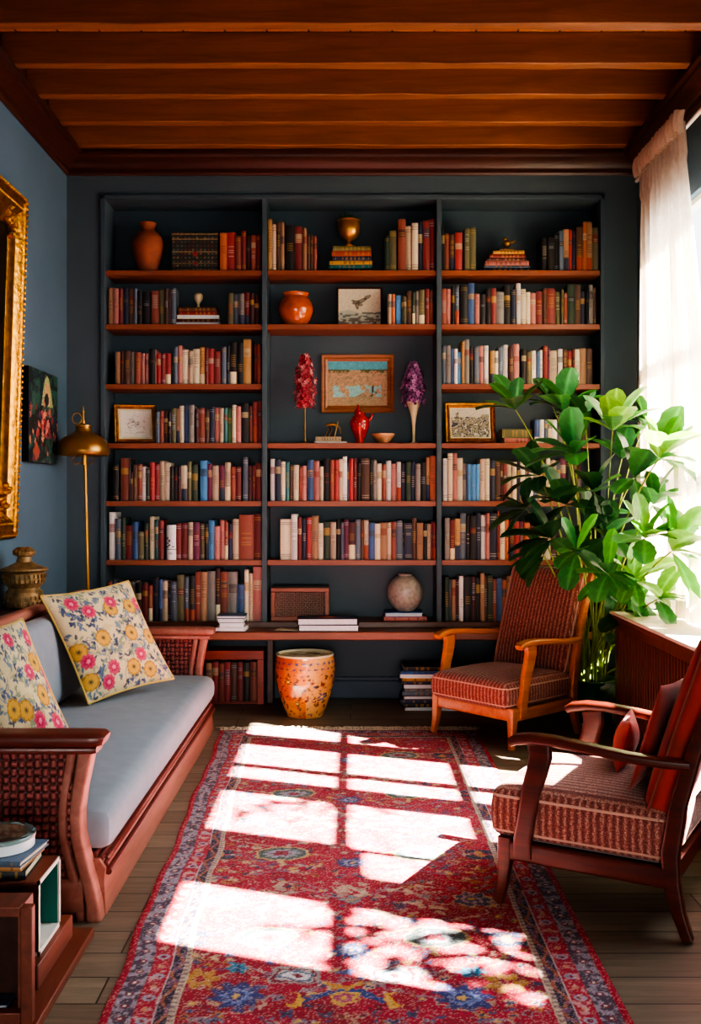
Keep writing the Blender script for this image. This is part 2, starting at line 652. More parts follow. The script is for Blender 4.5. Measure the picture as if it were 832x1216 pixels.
# the wall above the crown is boxed in wood, beams rest on it
struct('trim_4', MB().box(XL, XR, YB - .05, YB, 3.69, ZC), 'crown_wood')
struct('trim_5', MB().box(XL, XL + .06, Y0, YB - .05, 3.69, ZC), 'crown_wood')
struct('trim_6', MB().box(XR - .06, XR, Y0, YB - .05, 3.69, ZC), 'crown_wood')
ordw = ['first', 'second', 'third', 'fourth', 'fifth', 'sixth']
beam_d = [6.55, 6.15, 5.73, 5.32, 4.87, 4.42]
for k, d in enumerate(beam_d):
    b = MB()
    nseg = 14
    rings = []
    for i in range(nseg + 1):
        x = XL + .06 + (XR - XL - .12) * i / nseg
        j = lambda s: random.uniform(-s, s)
        rings.append([(x, d + j(.003), 3.68 + j(.004)), (x, d + .07 + j(.003), 3.68 + j(.004)), (x, d + .07, ZC), (x, d, ZC)])
    b.loft(rings)
    o = b.build('ceiling_beam', 'beam_wood', org=(0, d, 3.68), smooth=20, bevel=.006)
    tag(o, 'exposed red-brown timber ceiling beam, %s out from the bookcase wall' % ordw[k], 'ceiling beam', 'exposed ceiling beams')
struct('baseboard_back', MB().box(BX0, BX1, 7.03, 7.06, 0, .12).box(BX0, BX1, 7.035, 7.06, .12, .145), 'skirting_paint', bevel=.004)
struct('baseboard_left', MB().box(XL, XL + .02, Y0, YB, 0, .14), 'skirting_paint', bevel=.004)

# ------------------------------------------------------------------ bookcase
ROWS = [2.918, 2.557, 2.156, 1.761, 1.372, 0.977, 0.565]
D1, D2 = -0.575, 0.592
bc = thing('bookcase', 'tall built-in slate blue bookcase with rust brown shelves in three bays', 'bookcase', (0, YB, .53))
mb = MB().box(BX0, BX0 + .03, YB - .02, 7.04, .53, ZT)
mb.build('side_panel', 'case_paint', bc, bevel=.003)
MB().box(BX1 - .03, BX1, YB - .02, 7.04, .53, ZT).build('side_panel', 'case_paint', bc, bevel=.003)
for x in (D1, D2):
    MB().box(x - .017, x + .017, YB - .02, 7.04, .53, ZT - .03).build('divider', 'case_paint', bc, bevel=.003)
MB().box(BX0, BX1, YB - .02, 7.04, ZT - .03, ZT).build('top_panel', 'case_paint', bc, bevel=.003)
MB().box(BX0, BX1, 7.04, 7.055, .53, ZT).build('back_panel', 'case_paint', bc)
bays = [(BX0 + .03, D1 - .017), (D1 + .017, D2 - .017), (D2 + .017, BX1 - .03)]
for bi, (x0, x1) in enumerate(bays):
    for ri, z in enumerate(ROWS):
        if bi == 1 and ri == 2:
            continue
        if ri == 6:
            continue
        MB().box(x0 + .001, x1 - .001, YB - .005, 7.038, z - .036, z).build('shelf', 'shelf_wood', bc, bevel=.003)
MB().box(BX0 + .001, BX1 - .001, YB - .03, 7.05, .5285, .565).build('base_shelf', 'bench_wood', bc, bevel=.003)

bn = thing('bench', 'long low brown wooden bench top built along the foot of the bookcase', 'bench', (0, 6.7, 0))
MB().box(BX0 + .002, BX1 - .002, 6.55, 7.055, .468, .528).build('bench_top', 'bench_wood', bn, bevel=.005)
MB().box(BX0 + .004, BX1 - .004, 6.543, 6.551, .474, .522).build('edging', 'shelf_wood', bn, bevel=.003)
for x in (-.545, .66):
    MB().box(x - .02, x + .02, 6.86, 7.03, 0, .467).build('support', 'dark_wood', bn, bevel=.003)

# ------------------------------------------------------------------ books
PAL = {'k': ('black', '#1d1c1f'), 'n': ('navy', '#232d49'), 'b': ('blue', '#2f5f9a'), 'B': ('bright blue', '#2d88c4'), 't': ('teal', '#1f6f70'),
       's': ('slate blue', '#526478'), 'y': ('grey', '#817d77'), 'w': ('white', '#d8d5ce'), 'c': ('cream', '#d6c8a3'), 'o': ('ochre', '#bd8a38'),
       'O': ('orange', '#c55f26'), 'r': ('dark red', '#812420'), 'R': ('red', '#b22a2c'), 'm': ('maroon', '#4f1d1e'), 'p': ('dusty pink', '#b86b60'),
       'P': ('plum', '#73224a'), 'u': ('brown', '#5c3b2a'), 'U': ('tan', '#ab7b4e'), 'd': ('rust', '#97442b'), 'g': ('dark green', '#28432f'),
       'G': ('green', '#3f7d3a'), 'v': ('olive', '#64603a'), 'e': ('beige', '#bea684')}
DARK = set('knmgurPdtvsR')


def desat(c, k):
    g = float(c @ np.array([.3, .55, .15]))
    return c * (1 - k) + g * k


def book_mesh(mb, w, h, dep, code, sty, x0=0., y0=0., z0=0., M=None):
    """upright book, spine towards -y; bottom left front at x0,y0,z0"""
    base = desat(np.array(lin(PAL[code][1])), .22) * sty.uniform(.72, 1.12)
    acc = np.array(lin('#b08a3c' if code in DARK else sty.choice(['#3a2a22', '#5a1f1c', '#22304a', '#7a6a4a'])))
    acc = acc * .55 + base * .45
    if code in DARK and sty.random() < .35:
        acc = np.array(lin(sty.choice(['#c6bda8', '#b8402c', '#a9b4bd']))) * .5 + base * .5
    cuts = {0, 1}
    bands = []
    k = sty.random()
    if k < .22:
        for q in (.07, .12, .86, .91):
            bands.append((q, q + .018, acc, 0))
    if .2 < k < .62:
        a = sty.uniform(.55, .66)
        b2 = a + sty.uniform(.12, .2)
        lab = np.array(lin(sty.choice(['#7a2018', '#1d1c1f', '#a98a4a', '#b6a883', '#2c3f4a']))) * .7 + base * .3
        bands.append((a, b2, lab, 0))
        bands.append((a + .03, a + .045, acc, 1))
        bands.append((a + .07, a + .085, acc, 1))
    if k > .55:
        n = sty.randint(4, 9)
        s0 = sty.uniform(.3, .5)
        for i in range(n):
            q = s0 + i * .05
            if q < .9 and sty.random() < .8:
                bands.append((q, q + .026, acc * .8 + base * .2, 1))
    if k > .9:
        bands.insert(0, (0, sty.uniform(.25, .4), np.array(lin(sty.choice(['#d6c8a3', '#22304a', '#97442b']))), 0))
    for a, b2, _, _ in bands:
        cuts |= {a, b2}
    cuts |= {.03, .97}
    cuts = sorted(cuts)
    nx = 6
    r = min(.006, w * .25)
    prof = []
    for i in range(nx + 1):
        s = i / nx
        prof.append((w * s, r * (2 * s - 1) ** 2))
    T = (lambda p: M @ Vector(p)) if M is not None else (lambda p: (p[0] + x0, p[1] + y0, p[2] + z0))
    for a, b2 in zip(cuts[:-1], cuts[1:]):
        mid = (a + b2) / 2
        jit = sty.uniform(.88, 1.1)
        col, part = base * jit, None
        for s, e, cc, ptl in bands:
            if s <= mid < e:
                if ptl:
                    part = cc
                else:
                    col = cc
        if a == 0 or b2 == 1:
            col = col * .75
        if part is None:
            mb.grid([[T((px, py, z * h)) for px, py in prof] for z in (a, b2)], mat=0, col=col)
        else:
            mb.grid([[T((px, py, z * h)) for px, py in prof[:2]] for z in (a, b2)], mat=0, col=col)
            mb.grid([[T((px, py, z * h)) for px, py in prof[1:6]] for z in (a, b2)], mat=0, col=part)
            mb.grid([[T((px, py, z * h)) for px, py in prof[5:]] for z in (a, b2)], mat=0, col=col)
    t = min(.0025, w * .12)

    def bx(xa, xb, ya, yb, za, zb, mat, col):
        v = [T((x, y, z)) for z in (za, zb) for y in (ya, yb) for x in (xa, xb)]
        mb.add(v, [(0, 2, 3, 1), (4, 5, 7, 6), (0, 1, 5, 4), (2, 6, 7, 3), (0, 4, 6, 2), (1, 3, 7, 5)], mat, col)
    bx(0, t, r, dep, 0, h, 0, base * .9)
    bx(w - t, w, r, dep, 0, h, 0, base * .9)
    bx(t, w - t, r * .5 + .001, r + .003, 0, h, 0, base * .8)
    bx(t, w - t, r + .003, dep - .005, .002, h - .005, 1, (1, 1, 1))


def ordinal(n):
    a = ['', 'first', 'second', 'third', 'fourth', 'fifth', 'sixth', 'seventh', 'eighth', 'ninth', 'tenth', 'eleventh', 'twelfth', 'thirteenth', 'fourteenth',
         'fifteenth', 'sixteenth', 'seventeenth', 'eighteenth', 'nineteenth']
    if n < 20:
        return a[n]
    t = {2: 'twent', 3: 'thirt', 4: 'fort'}[n // 10]
    return t + 'ieth' if n % 10 == 0 else t + 'y-' + a[n % 10]


BAYN = ['left', 'middle', 'right']
ROWN = ['top', 'second', 'third', 'fourth', 'fifth', 'sixth', 'lowest']
# every run: bay, shelf, crop origin, crop scale, first edge, then  right-edge top colour  per book ('.' is a gap, a trailing h marks one hidden by leaves)
RUNS = [
 (0, 0, 120, 250, 4.16, 587, '622 112 O,665 108 R,692 130 d,716 100 r,740 128 m,765 124 d,790 124 r'),
 (0, 1, 120, 250, 4.16, 37, '62 382 U,88 387 p,110 387 r,138 383 n,165 388 u,181 388 s,205 400 k,243 402 k,248 0 .,288 397 d,315 392 v,335 388 u,344 395 m,369 382 s,628 0 .,655 410 v,680 412 s,708 412 y,735 405 r,757 412 m,782 420 m'),
 (0, 2, 120, 395, 4.16, 72, '97 96 U,118 95 u,147 93 u,168 95 y,172 0 .,198 100 d,217 103 p,236 103 p,240 0 .,268 82 k,276 86 p,298 107 R,320 104 r,347 104 R,360 107 g,380 74 s,403 67 p,433 86 c,455 92 e,488 82 c,515 74 o,531 78 r,560 82 R,592 95 r,596 0 .,620 72 s,636 68 k,672 48 k,703 52 k,742 35 o,757 0 .,773 60 r,790 58 d'),
 (0, 3, 120, 470, 4.16, 270, '290 80 s,310 75 d,332 78 m,347 85 k,372 62 v,388 64 U,410 50 c,436 43 b,462 46 y,468 0 .,484 68 m,515 62 d,536 70 u,561 56 n,587 58 p,606 62 e,626 60 t,648 62 G,667 46 c,693 54 p,731 38 k,750 52 d,772 30 r,795 26 r'),
 (0, 4, 120, 535, 4.16, 60, '90 70 k,97 0 .,141 38 d,147 42 k,158 108 m,180 72 u,204 68 d,224 80 w,244 88 g,268 58 R,292 68 r,316 52 e,342 60 c,360 80 k,380 82 k,397 80 m,428 74 c,448 55 v,480 70 g,490 0 .,526 50 B,550 66 P,582 75 e,612 72 P,640 58 e,665 80 d,692 80 r,700 0 .,726 33 s,745 75 m,765 75 r,795 62 r'),
 (0, 5, 120, 603, 4.16, 40, '72 22 w,100 55 s,122 50 g,158 88 r,186 70 b,214 118 v,236 80 g,240 0 .,266 45 c,286 60 t,313 62 r,371 0 .,398 78 r,432 76 r,456 72 e,490 72 P,514 78 v,532 80 k,562 62 B,588 90 p,610 60 p,628 68 d,652 78 n,682 56 e,755 35 d,797 30 r'),
 (0, 6, 120, 668, 4.16, 36, '58 92 d,80 86 s,110 95 u,140 100 n,172 96 y,203 102 k,234 102 r,256 112 d,285 78 n,304 84 b,330 90 e,345 92 m,376 94 s,414 60 v,435 70 s,466 68 k,495 45 d,526 45 U,566 42 y,590 30 m,628 45 d,674 45 y,708 108 b,730 36 c,757 54 e,802 20 p'),
 (1, 0, 312, 255, 3.962, 20, '44 22 o,64 48 e,83 38 u,102 36 U,108 0 .,150 52 k,188 58 r,207 66 U,222 98 u,237 98 u,254 102 d,572 0 .,595 102 g,630 76 v,635 0 .,672 25 d,700 54 e,730 42 c,752 36 n,785 30 r,808 22 r'),
 (1, 1, 392, 330, 6.163, 420, '447 122 e,475 122 O,480 0 .,520 130 B,530 138 k,557 137 v,598 97 u,620 108 g,648 100 y,692 92 v,722 85 r,752 95 d'),
 (1, 4, 315, 535, 3.962, 24, '46 40 w,74 42 n,95 52 c,114 54 t,133 68 u,158 68 c,172 80 d,194 72 p,199 82 k,228 45 b,256 50 p,274 75 c,305 38 k,326 45 d,345 45 R,364 40 e,385 28 w,395 55 s,414 38 R,430 38 r,452 60 k,490 36 u,507 42 k,525 46 y,548 62 c,568 64 d,592 48 w,617 62 p,637 54 w,660 62 n,684 55 g,706 54 n,729 64 y,756 56 k,780 32 U,808 25 O'),
 (1, 5, 315, 603, 3.962, 70, '122 54 c,152 30 w,172 44 r,195 50 n,217 46 R,250 38 U,273 72 c,307 66 g,333 68 e,355 56 k,371 68 s,391 55 P,424 68 m,448 56 s,464 58 u,486 58 e,515 70 b,541 75 c,572 70 U,592 70 e,615 66 d,645 60 s,655 70 k,690 72 n,712 48 u,742 70 U,760 76 k,778 76 e,795 66 r,812 66 r'),
 (2, 0, 518, 258, 4.16, 22, '40 48 k,64 80 d,90 86 u,127 80 R,137 0 .,163 60 v,196 50 v,520 0 .,548 102 k,582 102 k,604 80 k,626 70 s,652 62 U,670 64 R,688 70 n,720 52 u,740 26 O,768 26 U,798 52 v'),
 (2, 1, 518, 328, 4.16, 24, '50 62 d,72 64 p,90 54 k,112 50 s,118 0 .,155 45 k,187 36 b,212 90 p,242 92 k,268 64 k,294 62 r,333 80 y,366 46 k,392 70 n,414 38 w,440 66 c,463 80 c,490 84 p,524 76 r,544 62 u,586 62 r,612 78 v,627 68 v,644 84 d,682 46 g,711 46 u,735 76 n,750 75 k,770 46 y,788 56 u'),
 (2, 2, 518, 395, 4.16, 28, '46 66 s,70 64 y,86 80 b,104 82 w,122 98 B,138 46 o,162 36 y,186 68 k,210 70 s,233 66 p,256 66 w,262 0 .,285 92 o,305 92 c,330 72 s,354 62 w,380 70 m,410 57 p,418 0 .,444 82 k,468 96 v,490 92 c,510 94 b,525 86 w,548 66 r,560 76 P,598 90 e,622 82 w,645 84 u,668 92 R,681 84 r,705 84 c,735 80 U,770 80 u'),
 (2, 3, 518, 465, 4.16, 482, '508 140 b,530 140 w,550 140 s,572 138 e,598 140 w,620 120 y h,640 110 e h,662 65 w,690 60 e,715 55 p,740 60 u,760 95 k'),
 (2, 4, 518, 530, 4.16, 32, '55 60 w,80 34 c,102 34 p,130 58 c,150 85 y,171 88 B,193 90 B,214 88 B,238 62 e,263 62 c,289 70 n,315 68 u,326 62 m,348 84 r,372 74 e,396 78 c,413 70 n,436 78 c,456 72 e,476 60 w,500 70 s,520 80 e h,540 85 u h,560 60 c,590 70 e,612 80 s h,640 60 P h,665 70 k h,690 80 u h,715 75 m h'),
 (2, 5, 518, 600, 4.16, 40, '66 62 y,90 72 r,117 66 o,146 40 s,166 50 k,196 52 k,220 38 n,244 50 w,261 40 p,298 40 n,313 28 r,338 48 c,359 72 O,383 70 m,410 80 R,432 80 P h,460 85 O h,485 80 r h,510 60 u h,540 70 e h,565 60 c,590 60 u h,615 65 k h'),
 (2, 6, 518, 670, 5.943, 58, '92 90 g,108 110 s,136 108 U,158 105 m,190 82 w,196 0 .,246 90 k,278 88 m,308 95 k,338 62 U,358 80 u,395 78 g,424 105 d,463 98 b,495 110 O,531 85 U,570 110 e,600 90 u h,640 95 k h'),
]
specs = []
for bay, row, ox, oy, sc, x, txt in RUNS:
    n = 0
    dd = YB + .03
    px0 = ox + x / sc
    for it in txt.split(','):
        q = it.split()
        px1 = ox + float(q[0]) / sc
        if q[2] != '.':
            n += 1
            specs.append(dict(bay=bay, row=row, n=n, x0=XD(px0, dd), x1=XD(px1, dd), z1=ZD(oy + float(q[1]) / sc, dd), code=q[2], hid=len(q) > 3))
        px0 = px1
for s in specs:
    s['z0'] = ROWS[s['row']]
    s['h'] = s['z1'] - s['z0']
    s['w'] = max(.008, s['x1'] - s['x0'] - .0012)
    lo, hi = bays[s['bay']]
    s['x0'] = min(max(s['x0'], lo + .003), hi - s['w'] - .002)
    s['area'] = 0
for a, b in zip(specs[:-1], specs[1:]):
    if a['bay'] == b['bay'] and a['row'] == b['row'] and a['x0'] < b['x0']:
        a['w'] = max(.006, min(a['w'], b['x0'] - a['x0'] - .0006))
for s in specs:
    s['area'] = (0 if s['hid'] else s['w'] * s['h'])
N_FLAT = 41
keep = sorted(specs, key=lambda s: -s['area'])[:300 - N_FLAT]
kid = {id(s) for s in keep}
rest = MB()
sty = random.Random(5)
nb = 0
for s in specs:
    dep = sty.uniform(.15, .19)
    y0 = YB + .004 + sty.uniform(.0, .022)
    if id(s) in kid:
        mb = MB()
        book_mesh(mb, s['w'], s['h'], dep, s['code'], sty)
        o = mb.build('book', ['book_cover', 'pages'], loc=(s['x0'], y0, s['z0'] + .0005))
        size = ('thick ' if s['w'] > .055 else 'slim ' if s['w'] < .028 else '') or ('tall ' if s['h'] > .265 else '')
        tag(o, '%s%s book, %s from the left on the %s shelf of the %s bay' % (size, PAL[s['code']][0], ordinal(s['n']), ROWN[s['row']], BAYN[s['bay']]),
            'book', 'books on the %s shelf of the %s bay' % (ROWN[s['row']], BAYN[s['bay']]))
        nb += 1
    else:
        book_mesh(rest, s['w'], s['h'], dep, s['code'], sty, s['x0'], y0, s['z0'] + .0005)
o = rest.build('books', ['book_cover', 'pages'], org=(0, YB, .57))
tag(o, 'slim and half hidden books filling gaps in the rows on all three bays', 'books', kind='stuff')


def flat_book(x0, x1, y0, y1, z, t, code, label, group, rz=0., white=False, name='book', cat='book', cover=None):
    """book lying down, spine to the room; cover: pattern drawn on its top board"""
    w, dep = x1 - x0, y1 - y0
    cx, cy = (x0 + x1) / 2, (y0 + y1) / 2
    base = np.array(lin(PAL[code][1])) * sty.uniform(.9, 1.15)
    acc = np.array(lin('#a9823a' if code in DARK else '#4a2a22')) * .55 + base * .45
    mb = MB()
    b = .0028 if t > .012 else t * .22
    mb.box(-w / 2, w / 2, -dep / 2, dep / 2, 0, b, 0, base * .9)
    mb.box(-w / 2, w / 2, -dep / 2, dep / 2, t - b, t, 0, base)
    mb.box(-w / 2 + .005, w / 2 - .005, -dep / 2 + (.004 if white else .006), dep / 2 - .004, b, t - b, 1)
    if not white:
        prof = [(-dep / 2 - .004 * math.sin(math.pi * q), t * q) for q in (0, .15, .35, .5, .65, .85, 1)]
        cuts = [-.5, -.44, -.42, -.3, -.26, -.22, -.17, -.1, -.05, 0, .06, .1, .16, .2, .27, .32, .42, .44, .5]
        for i, (a, c2) in enumerate(zip(cuts[:-1], cuts[1:])):
            on = (i in (1, 16)) or (3 <= i <= 14 and i % 2 == 0 and sty.random() < .75)
            for j in range(6):
                col = acc if on and (1 <= j <= 4) else base
                mb.add([(a * w, *prof[j]), (c2 * w, *prof[j]), (c2 * w, *prof[j + 1]), (a * w, *prof[j + 1])], [(0, 1, 2, 3)], 0, col)
    if cover is not None:
        n = 40
        U, V = np.meshgrid(np.linspace(0, 1, n), np.linspace(0, 1, n))
        cv = Cv(U, V, PAL[code][1])
        cover(cv)
        mb.grid([[(-w / 2 + w * U[j, i], -dep / 2 + dep * V[j, i], t + .0006) for i in range(n)] for j in range(n)], cv.a, 0)
    o = mb.build(name, ['book_cover', 'white_pages' if white else 'pages'], loc=(cx, cy, z), rz=R(rz))
    return tag(o, label, cat, group)


FB = 0


def flat_stack(items, d0, z0, labels, group):
    """items bottom to top: (px0, px1, py_top, py_bottom, code, white)"""
    global FB
    z = z0 + .0008
    for (a, b, t, c, white), lab in zip(items, labels):
        dd = d0
        dep = sty.uniform(.16, .19)
        j = sty.uniform(-.004, .004)
        flat_book(XD(a, dd), XD(b, dd), dd + j, dd + dep + j, z, t, c, lab, group, rz=sty.uniform(-2.5, 2.5), white=white)
        z += t + .0008
        FB += 1
    return z


DF = 6.83
u = 6.83 / 1200
zA = flat_stack([(204, 263, 7.5 * u / 1, 'm', True)] and [(206, 261.5, .022, 'w', True), (204, 259.5, .021, 'm', False), (209, 260, .026, 'c', True), (211.5, 257, .026, 'r', False), (211.5, 257, .026, 'u', False)],
    DF, ROWS[1], ['white book lying at the bottom of the stack under the bone finial', 'maroon book lying second from the bottom under the bone finial',
                  'cream book lying in the middle of the stack under the bone finial', 'red book lying second from the top under the bone finial', 'brown book lying topmost, directly under the bone finial'],
    'books lying under the bone finial')
zB = flat_stack([(389, 443, .025, 'k', False), (391, 442, .024, 't', False), (391, 442, .027, 'o', False), (395.5, 441, .028, 'n', False), (394, 441, .036, 'd', False), (395, 440, .032, 'v', False)],
    DF, ROWS[0], ['black book lying lowest in the stack under the brass goblet', 'teal book lying second lowest under the brass goblet', 'ochre book lying third from the bottom under the brass goblet',
                  'navy book lying fourth from the bottom under the brass goblet', 'rust book lying second from the top under the brass goblet', 'olive book lying topmost, right under the brass goblet'],
    'books lying under the brass goblet')
zC = flat_stack([(572, 631.5, .027, 'n', False), (574.5, 629, .016, 's', False), (576, 628, .030, 'p', False), (578, 624, .02, 'm', False), (581, 623, .026, 'r', False), (586, 622.5, .022, 'o', False), (593, 610, .014, 'u', False)],
    DF, ROWS[0], ['navy book lying lowest under the little brass bird, right bay', 'thin slate book lying second lowest under the little brass bird', 'pink book lying third from the bottom under the little brass bird',
                  'maroon book lying in the middle of the stack under the little brass bird', 'dark red book lying third from the top under the little brass bird',
                  'ochre book lying second from the top under the little brass bird', 'small brown book lying topmost, right under the brass bird'],
    'books lying under the brass bird')
zD = flat_stack([(373, 412, .014, 'e', True), (375, 405, .030, 'e', False)], DF, ROWS[3], ['thin beige book lying lowest under the green metal cricket', 'thicker beige book lying directly under the green metal cricket'], 'books lying under the metal cricket')
zE = flat_stack([(455, 506, .026, 'p', False), (457, 502, .028, 'b', True)], 6.80, ROWS[6], ['pinkish book lying lowest beneath the round speckled vase', 'blue book lying directly beneath the round speckled vase'], 'books lying under the round vase')
zF = flat_stack([(598, 640, .035, 'p', False), (596, 632, .06, 'v', False)], DF, ROWS[3], ['pink book lying under an olive one beside the right gold frame', 'thick olive book lying on a pink one beside the right gold frame'], 'books lying beside the right gold frame')
# on the bench
zz = .528 + .0008
for k, (c, t, w, lab) in enumerate([('w', .022, .036, 'white book lying lowest in the white stack on the bench by the sofa arm'),
                                    ('w', .030, .0, 'thick white book lying second lowest on the bench by the sofa arm'), ('s', .028, .012, 'grey white book lying second from top on the bench by the sofa arm'),
                                    ('s', .016, .03, 'slate covered book lying topmost of the white stack by the sofa arm')]):
    flat_book(XD(258, 6.5) - w * .5, XD(288, 6.5) + w * .4, 6.552, 6.728, zz, t, c, lab, 'white books on the bench', rz=[-3, 2, -1, 1][k], white=True)
    zz += t + .0008
    FB += 1


def cover_art(cv):
    cv.rect(.06, .94, .08, .92, '#1f3350')
    cv.ell(.5, .55, .2, .22, '#a8492a', pet=5, amp=.4)
    cv.ell(.52, .57, .1, .12, '#d08a4a', pet=7, amp=.3)
    cv.line([(.2, .3), (.8, .3)], .03, '#b9c2c9')
    cv.line([(.3, .22), (.7, .22)], .02, '#8fa0ad')


flat_book(-.335, .055, 6.545, 6.725, .5288, .040, 'n', 'navy picture book lying lower of the two on the bench front', 'picture books on the bench', rz=-1.5, white=True)
flat_book(-.345, .045, 6.545, 6.725, .5698, .040, 'n', 'navy picture book with an orange flower cover on top, bench front', 'picture books on the bench', rz=1.5, white=True, cover=cover_art)
FB += 2
leaf = MB().box(-.1, .1, -.06, .06, 0, .002)
leaf.box(-.03, .05, -.02, .03, .002, .0024, 1)
o = leaf.build('leaflet', ['cream_paper', 'pages'], loc=(XD(350, 6.6) - .02, 6.64, .5288), rz=R(-14))
tag(o, 'pale yellow paper leaflet lying beside the picture books on the bench', 'leaflet')

# magazines on the floor under the bench
zz = .001
mc = 'wknrsyknowbkn'
for k in range(12):
    t = [.024, .026, .024, .022, .026, .018, .03, .02, .02, .024, .02, .03][k]
    j = sty.uniform(-.02, .02)
    o = flat_book(XD(478, 6.62) + j, XD(478, 6.62) + j + .34, 6.60 + j * .5, 6.84 + j * .5, zz, t, mc[k],
                  '%s magazine, %s from the bottom of the pile on the floor under the bench' % (PAL[mc[k]][0], ordinal(k + 1)), 'magazines piled under the bench', rz=sty.uniform(-4, 4),
                  white=(k % 3 == 0), name='magazine', cat='magazine')
    zz += t + .0006

# the low red cabinet of old books under the bench
cb = thing('book_cabinet', 'low open red wooden cabinet full of old books under the bench', 'cabinet', (-1.1, 6.9, 0))
bx0, bx1, zt = -1.62, -.585, .362
MB().box(bx0, bx0 + .045, 6.82, 7.02, 0, zt - .06).build('side_panel', 'red_wood', cb, bevel=.003)
MB().box(bx1 - .045, bx1, 6.82, 7.02, 0, zt - .06).build('side_panel', 'red_wood', cb, bevel=.003)
MB().box(bx0, bx1, 6.82, 7.02, zt - .06, zt).build('top_rail', 'red_wood', cb, bevel=.003)
MB().box(bx0 + .045, bx1 - .045, 6.84, 7.02, 0, .012).build('bottom_board', 'red_wood', cb)
MB().box(bx0 + .045, bx1 - .045, 7.0, 7.02, .012, zt - .06).build('back_panel', 'dark_wood', cb)
x = bx1 - .047
for k, (c, w) in enumerate([('d', .046), ('k', .046), ('r', .04), ('u', .042), ('R', .042), ('d', .038), ('R', .044), ('U', .042)]):
    mb = MB()
    h = .265 + sty.uniform(-.006, .006)
    book_mesh(mb, w - .002, h, .13, c, sty)
    x -= w + .001
    o = mb.build('book', ['book_cover', 'pages'], loc=(x, 6.845, .0125))
    tag(o, 'old %s book, %s from the right in the low red cabinet under the bench' % (PAL[c][0], ordinal(k + 1)), 'book', 'old books in the red cabinet')
    FB += 1
print('individual books', nb + FB)


# ------------------------------------------------------------------ ornaments on the shelves
def soften(prof, n=4):
    out = []
    q = [np.array(p) for p in prof]
    for i in range(len(q) - 1):
        p0, p1, p2, p3 = q[max(i - 1, 0)], q[i], q[i + 1], q[min(i + 2, len(q) - 1)]
        for k in range(n):
            t = k / n
            out.append(.5 * (2 * p1 + (p2 - p0) * t + (2 * p0 - 5 * p1 + 4 * p2 - p3) * t * t + (3 * p1 - p0 - 3 * p2 + p3) * t ** 3))
    out.append(q[-1])
    return [(max(.0005, float(a)), float(b)) for a, b in out]


def vase(name, px, d, z, prof, mat, label, cat='vase', segs=40, inner=True, **kw):
    prof = soften(prof)
    m = MB().lathe(prof, segs=segs, cap1=False, **kw)
    o = m.build(name, mat, loc=(XD(px, d), d, z + .0008), smooth=50)
    return tag(o, label, cat)


dv = 6.88
vase('clay_vase', 175.5, dv, ROWS[0], [(.05, 0), (.062, .01), (.085, .08), (.104, .16), (.108, .2), (.098, .24), (.07, .275), (.05, .29), (.046, .31), (.056, .338), (.06, .342), (.05, .336), (.04, .31), (.04, .28)], 'terracotta',
     'terracotta clay vase with a narrow neck on the top shelf, left bay')
# dark patterned box
n = 70
U, V = np.meshgrid(np.linspace(0, 1, n), np.linspace(0, 1, n))
cv = Cv(U, V, '#2b2a26')
for i in range(12):
    for j in range(10):
        c = ['#4a5a5a', '#7a6a4a', '#3a4636', '#55392e', '#6b2f2a'][(i * 3 + j * 2 + (abs(i - 5) + abs(j - 4)) % 3) % 5]
        cv.ell((i + .5) / 12, (j + .5) / 10, .034, .03, c, rot=(i + j) % 2, pet=4, amp=.5)
for y in (.04, .2, .5, .82, .95):
    cv.line([(0, y), (1, y)], .018, '#8a7650')
cv.ell(.5, .45, .07, .08, '#8c2f2c', pet=6, amp=.3)
cv.ell(.5, .2, .05, .05, '#7c2f2c')
cv.speckle(.45)
x0, x1 = XD(204, 6.81), XD(259, 6.81)
z0 = ROWS[0]
z1 = ZD(275.5, 6.81)
bxm = MB().box(x0, x1, 6.815, 6.99, z0 + .0008, z1, 0, lin('#2b2a26'))
bxm.grid([[(x0 + (x1 - x0) * U[j, i], 6.8135, z0 + .002 + (z1 - z0 - .002) * V[j, i]) for i in range(n)] for j in range(n)], cv.a)
o = bxm.build('keepsake_box', 'picture_paint', org=((x0 + x1) / 2, 6.9, z0 + .0008))
tag(o, 'dark patterned tapestry box standing beside the clay vase', 'box')
vase('finial', 235.5, 6.9, zA, [(.02, 0), (.02, .006), (.011, .012), (.009, .03), (.016, .045), (.026, .06), (.03, .08), (.027, .096), (.016, .106), (.004, .109)], 'bone', 'small bone coloured egg-shaped finial on a stack of books', 'ornament', 24)
# brass goblet with sprigs
gb = thing('goblet', 'shiny brass goblet holding a few green sprigs on stacked books', 'goblet', (XD(414, 6.9), 6.9, zB))
MB().lathe([(.045, 0), (.05, .006), (.044, .016), (.02, .026), (.013, .04), (.02, .052), (.04, .062), (.06, .08), (.074, .11), (.076, .15), (.072, .178), (.08, .184), (.08, .192), (.072, .194), (.066, .18), (.066, .12), (.03, .08)], c=gb.location, segs=40, cap1=False).build('bowl', 'brass', gb, smooth=50)
sp = MB()
for k in range(16):
    a = random.uniform(0, 6.28)
    r = random.uniform(.01, .055)
    b = Vector(gb.location) + Vector((r * math.cos(a), r * math.sin(a), .17))
    sp.tube([b, b + Vector((random.uniform(-.012, .012), random.uniform(-.01, .01), .03)), b + Vector((random.uniform(-.025, .025), random.uniform(-.02, .02), random.uniform(.055, .075)))], [.004, .007, .002], 5)
sp.build('sprigs', 'grass_green', gb)
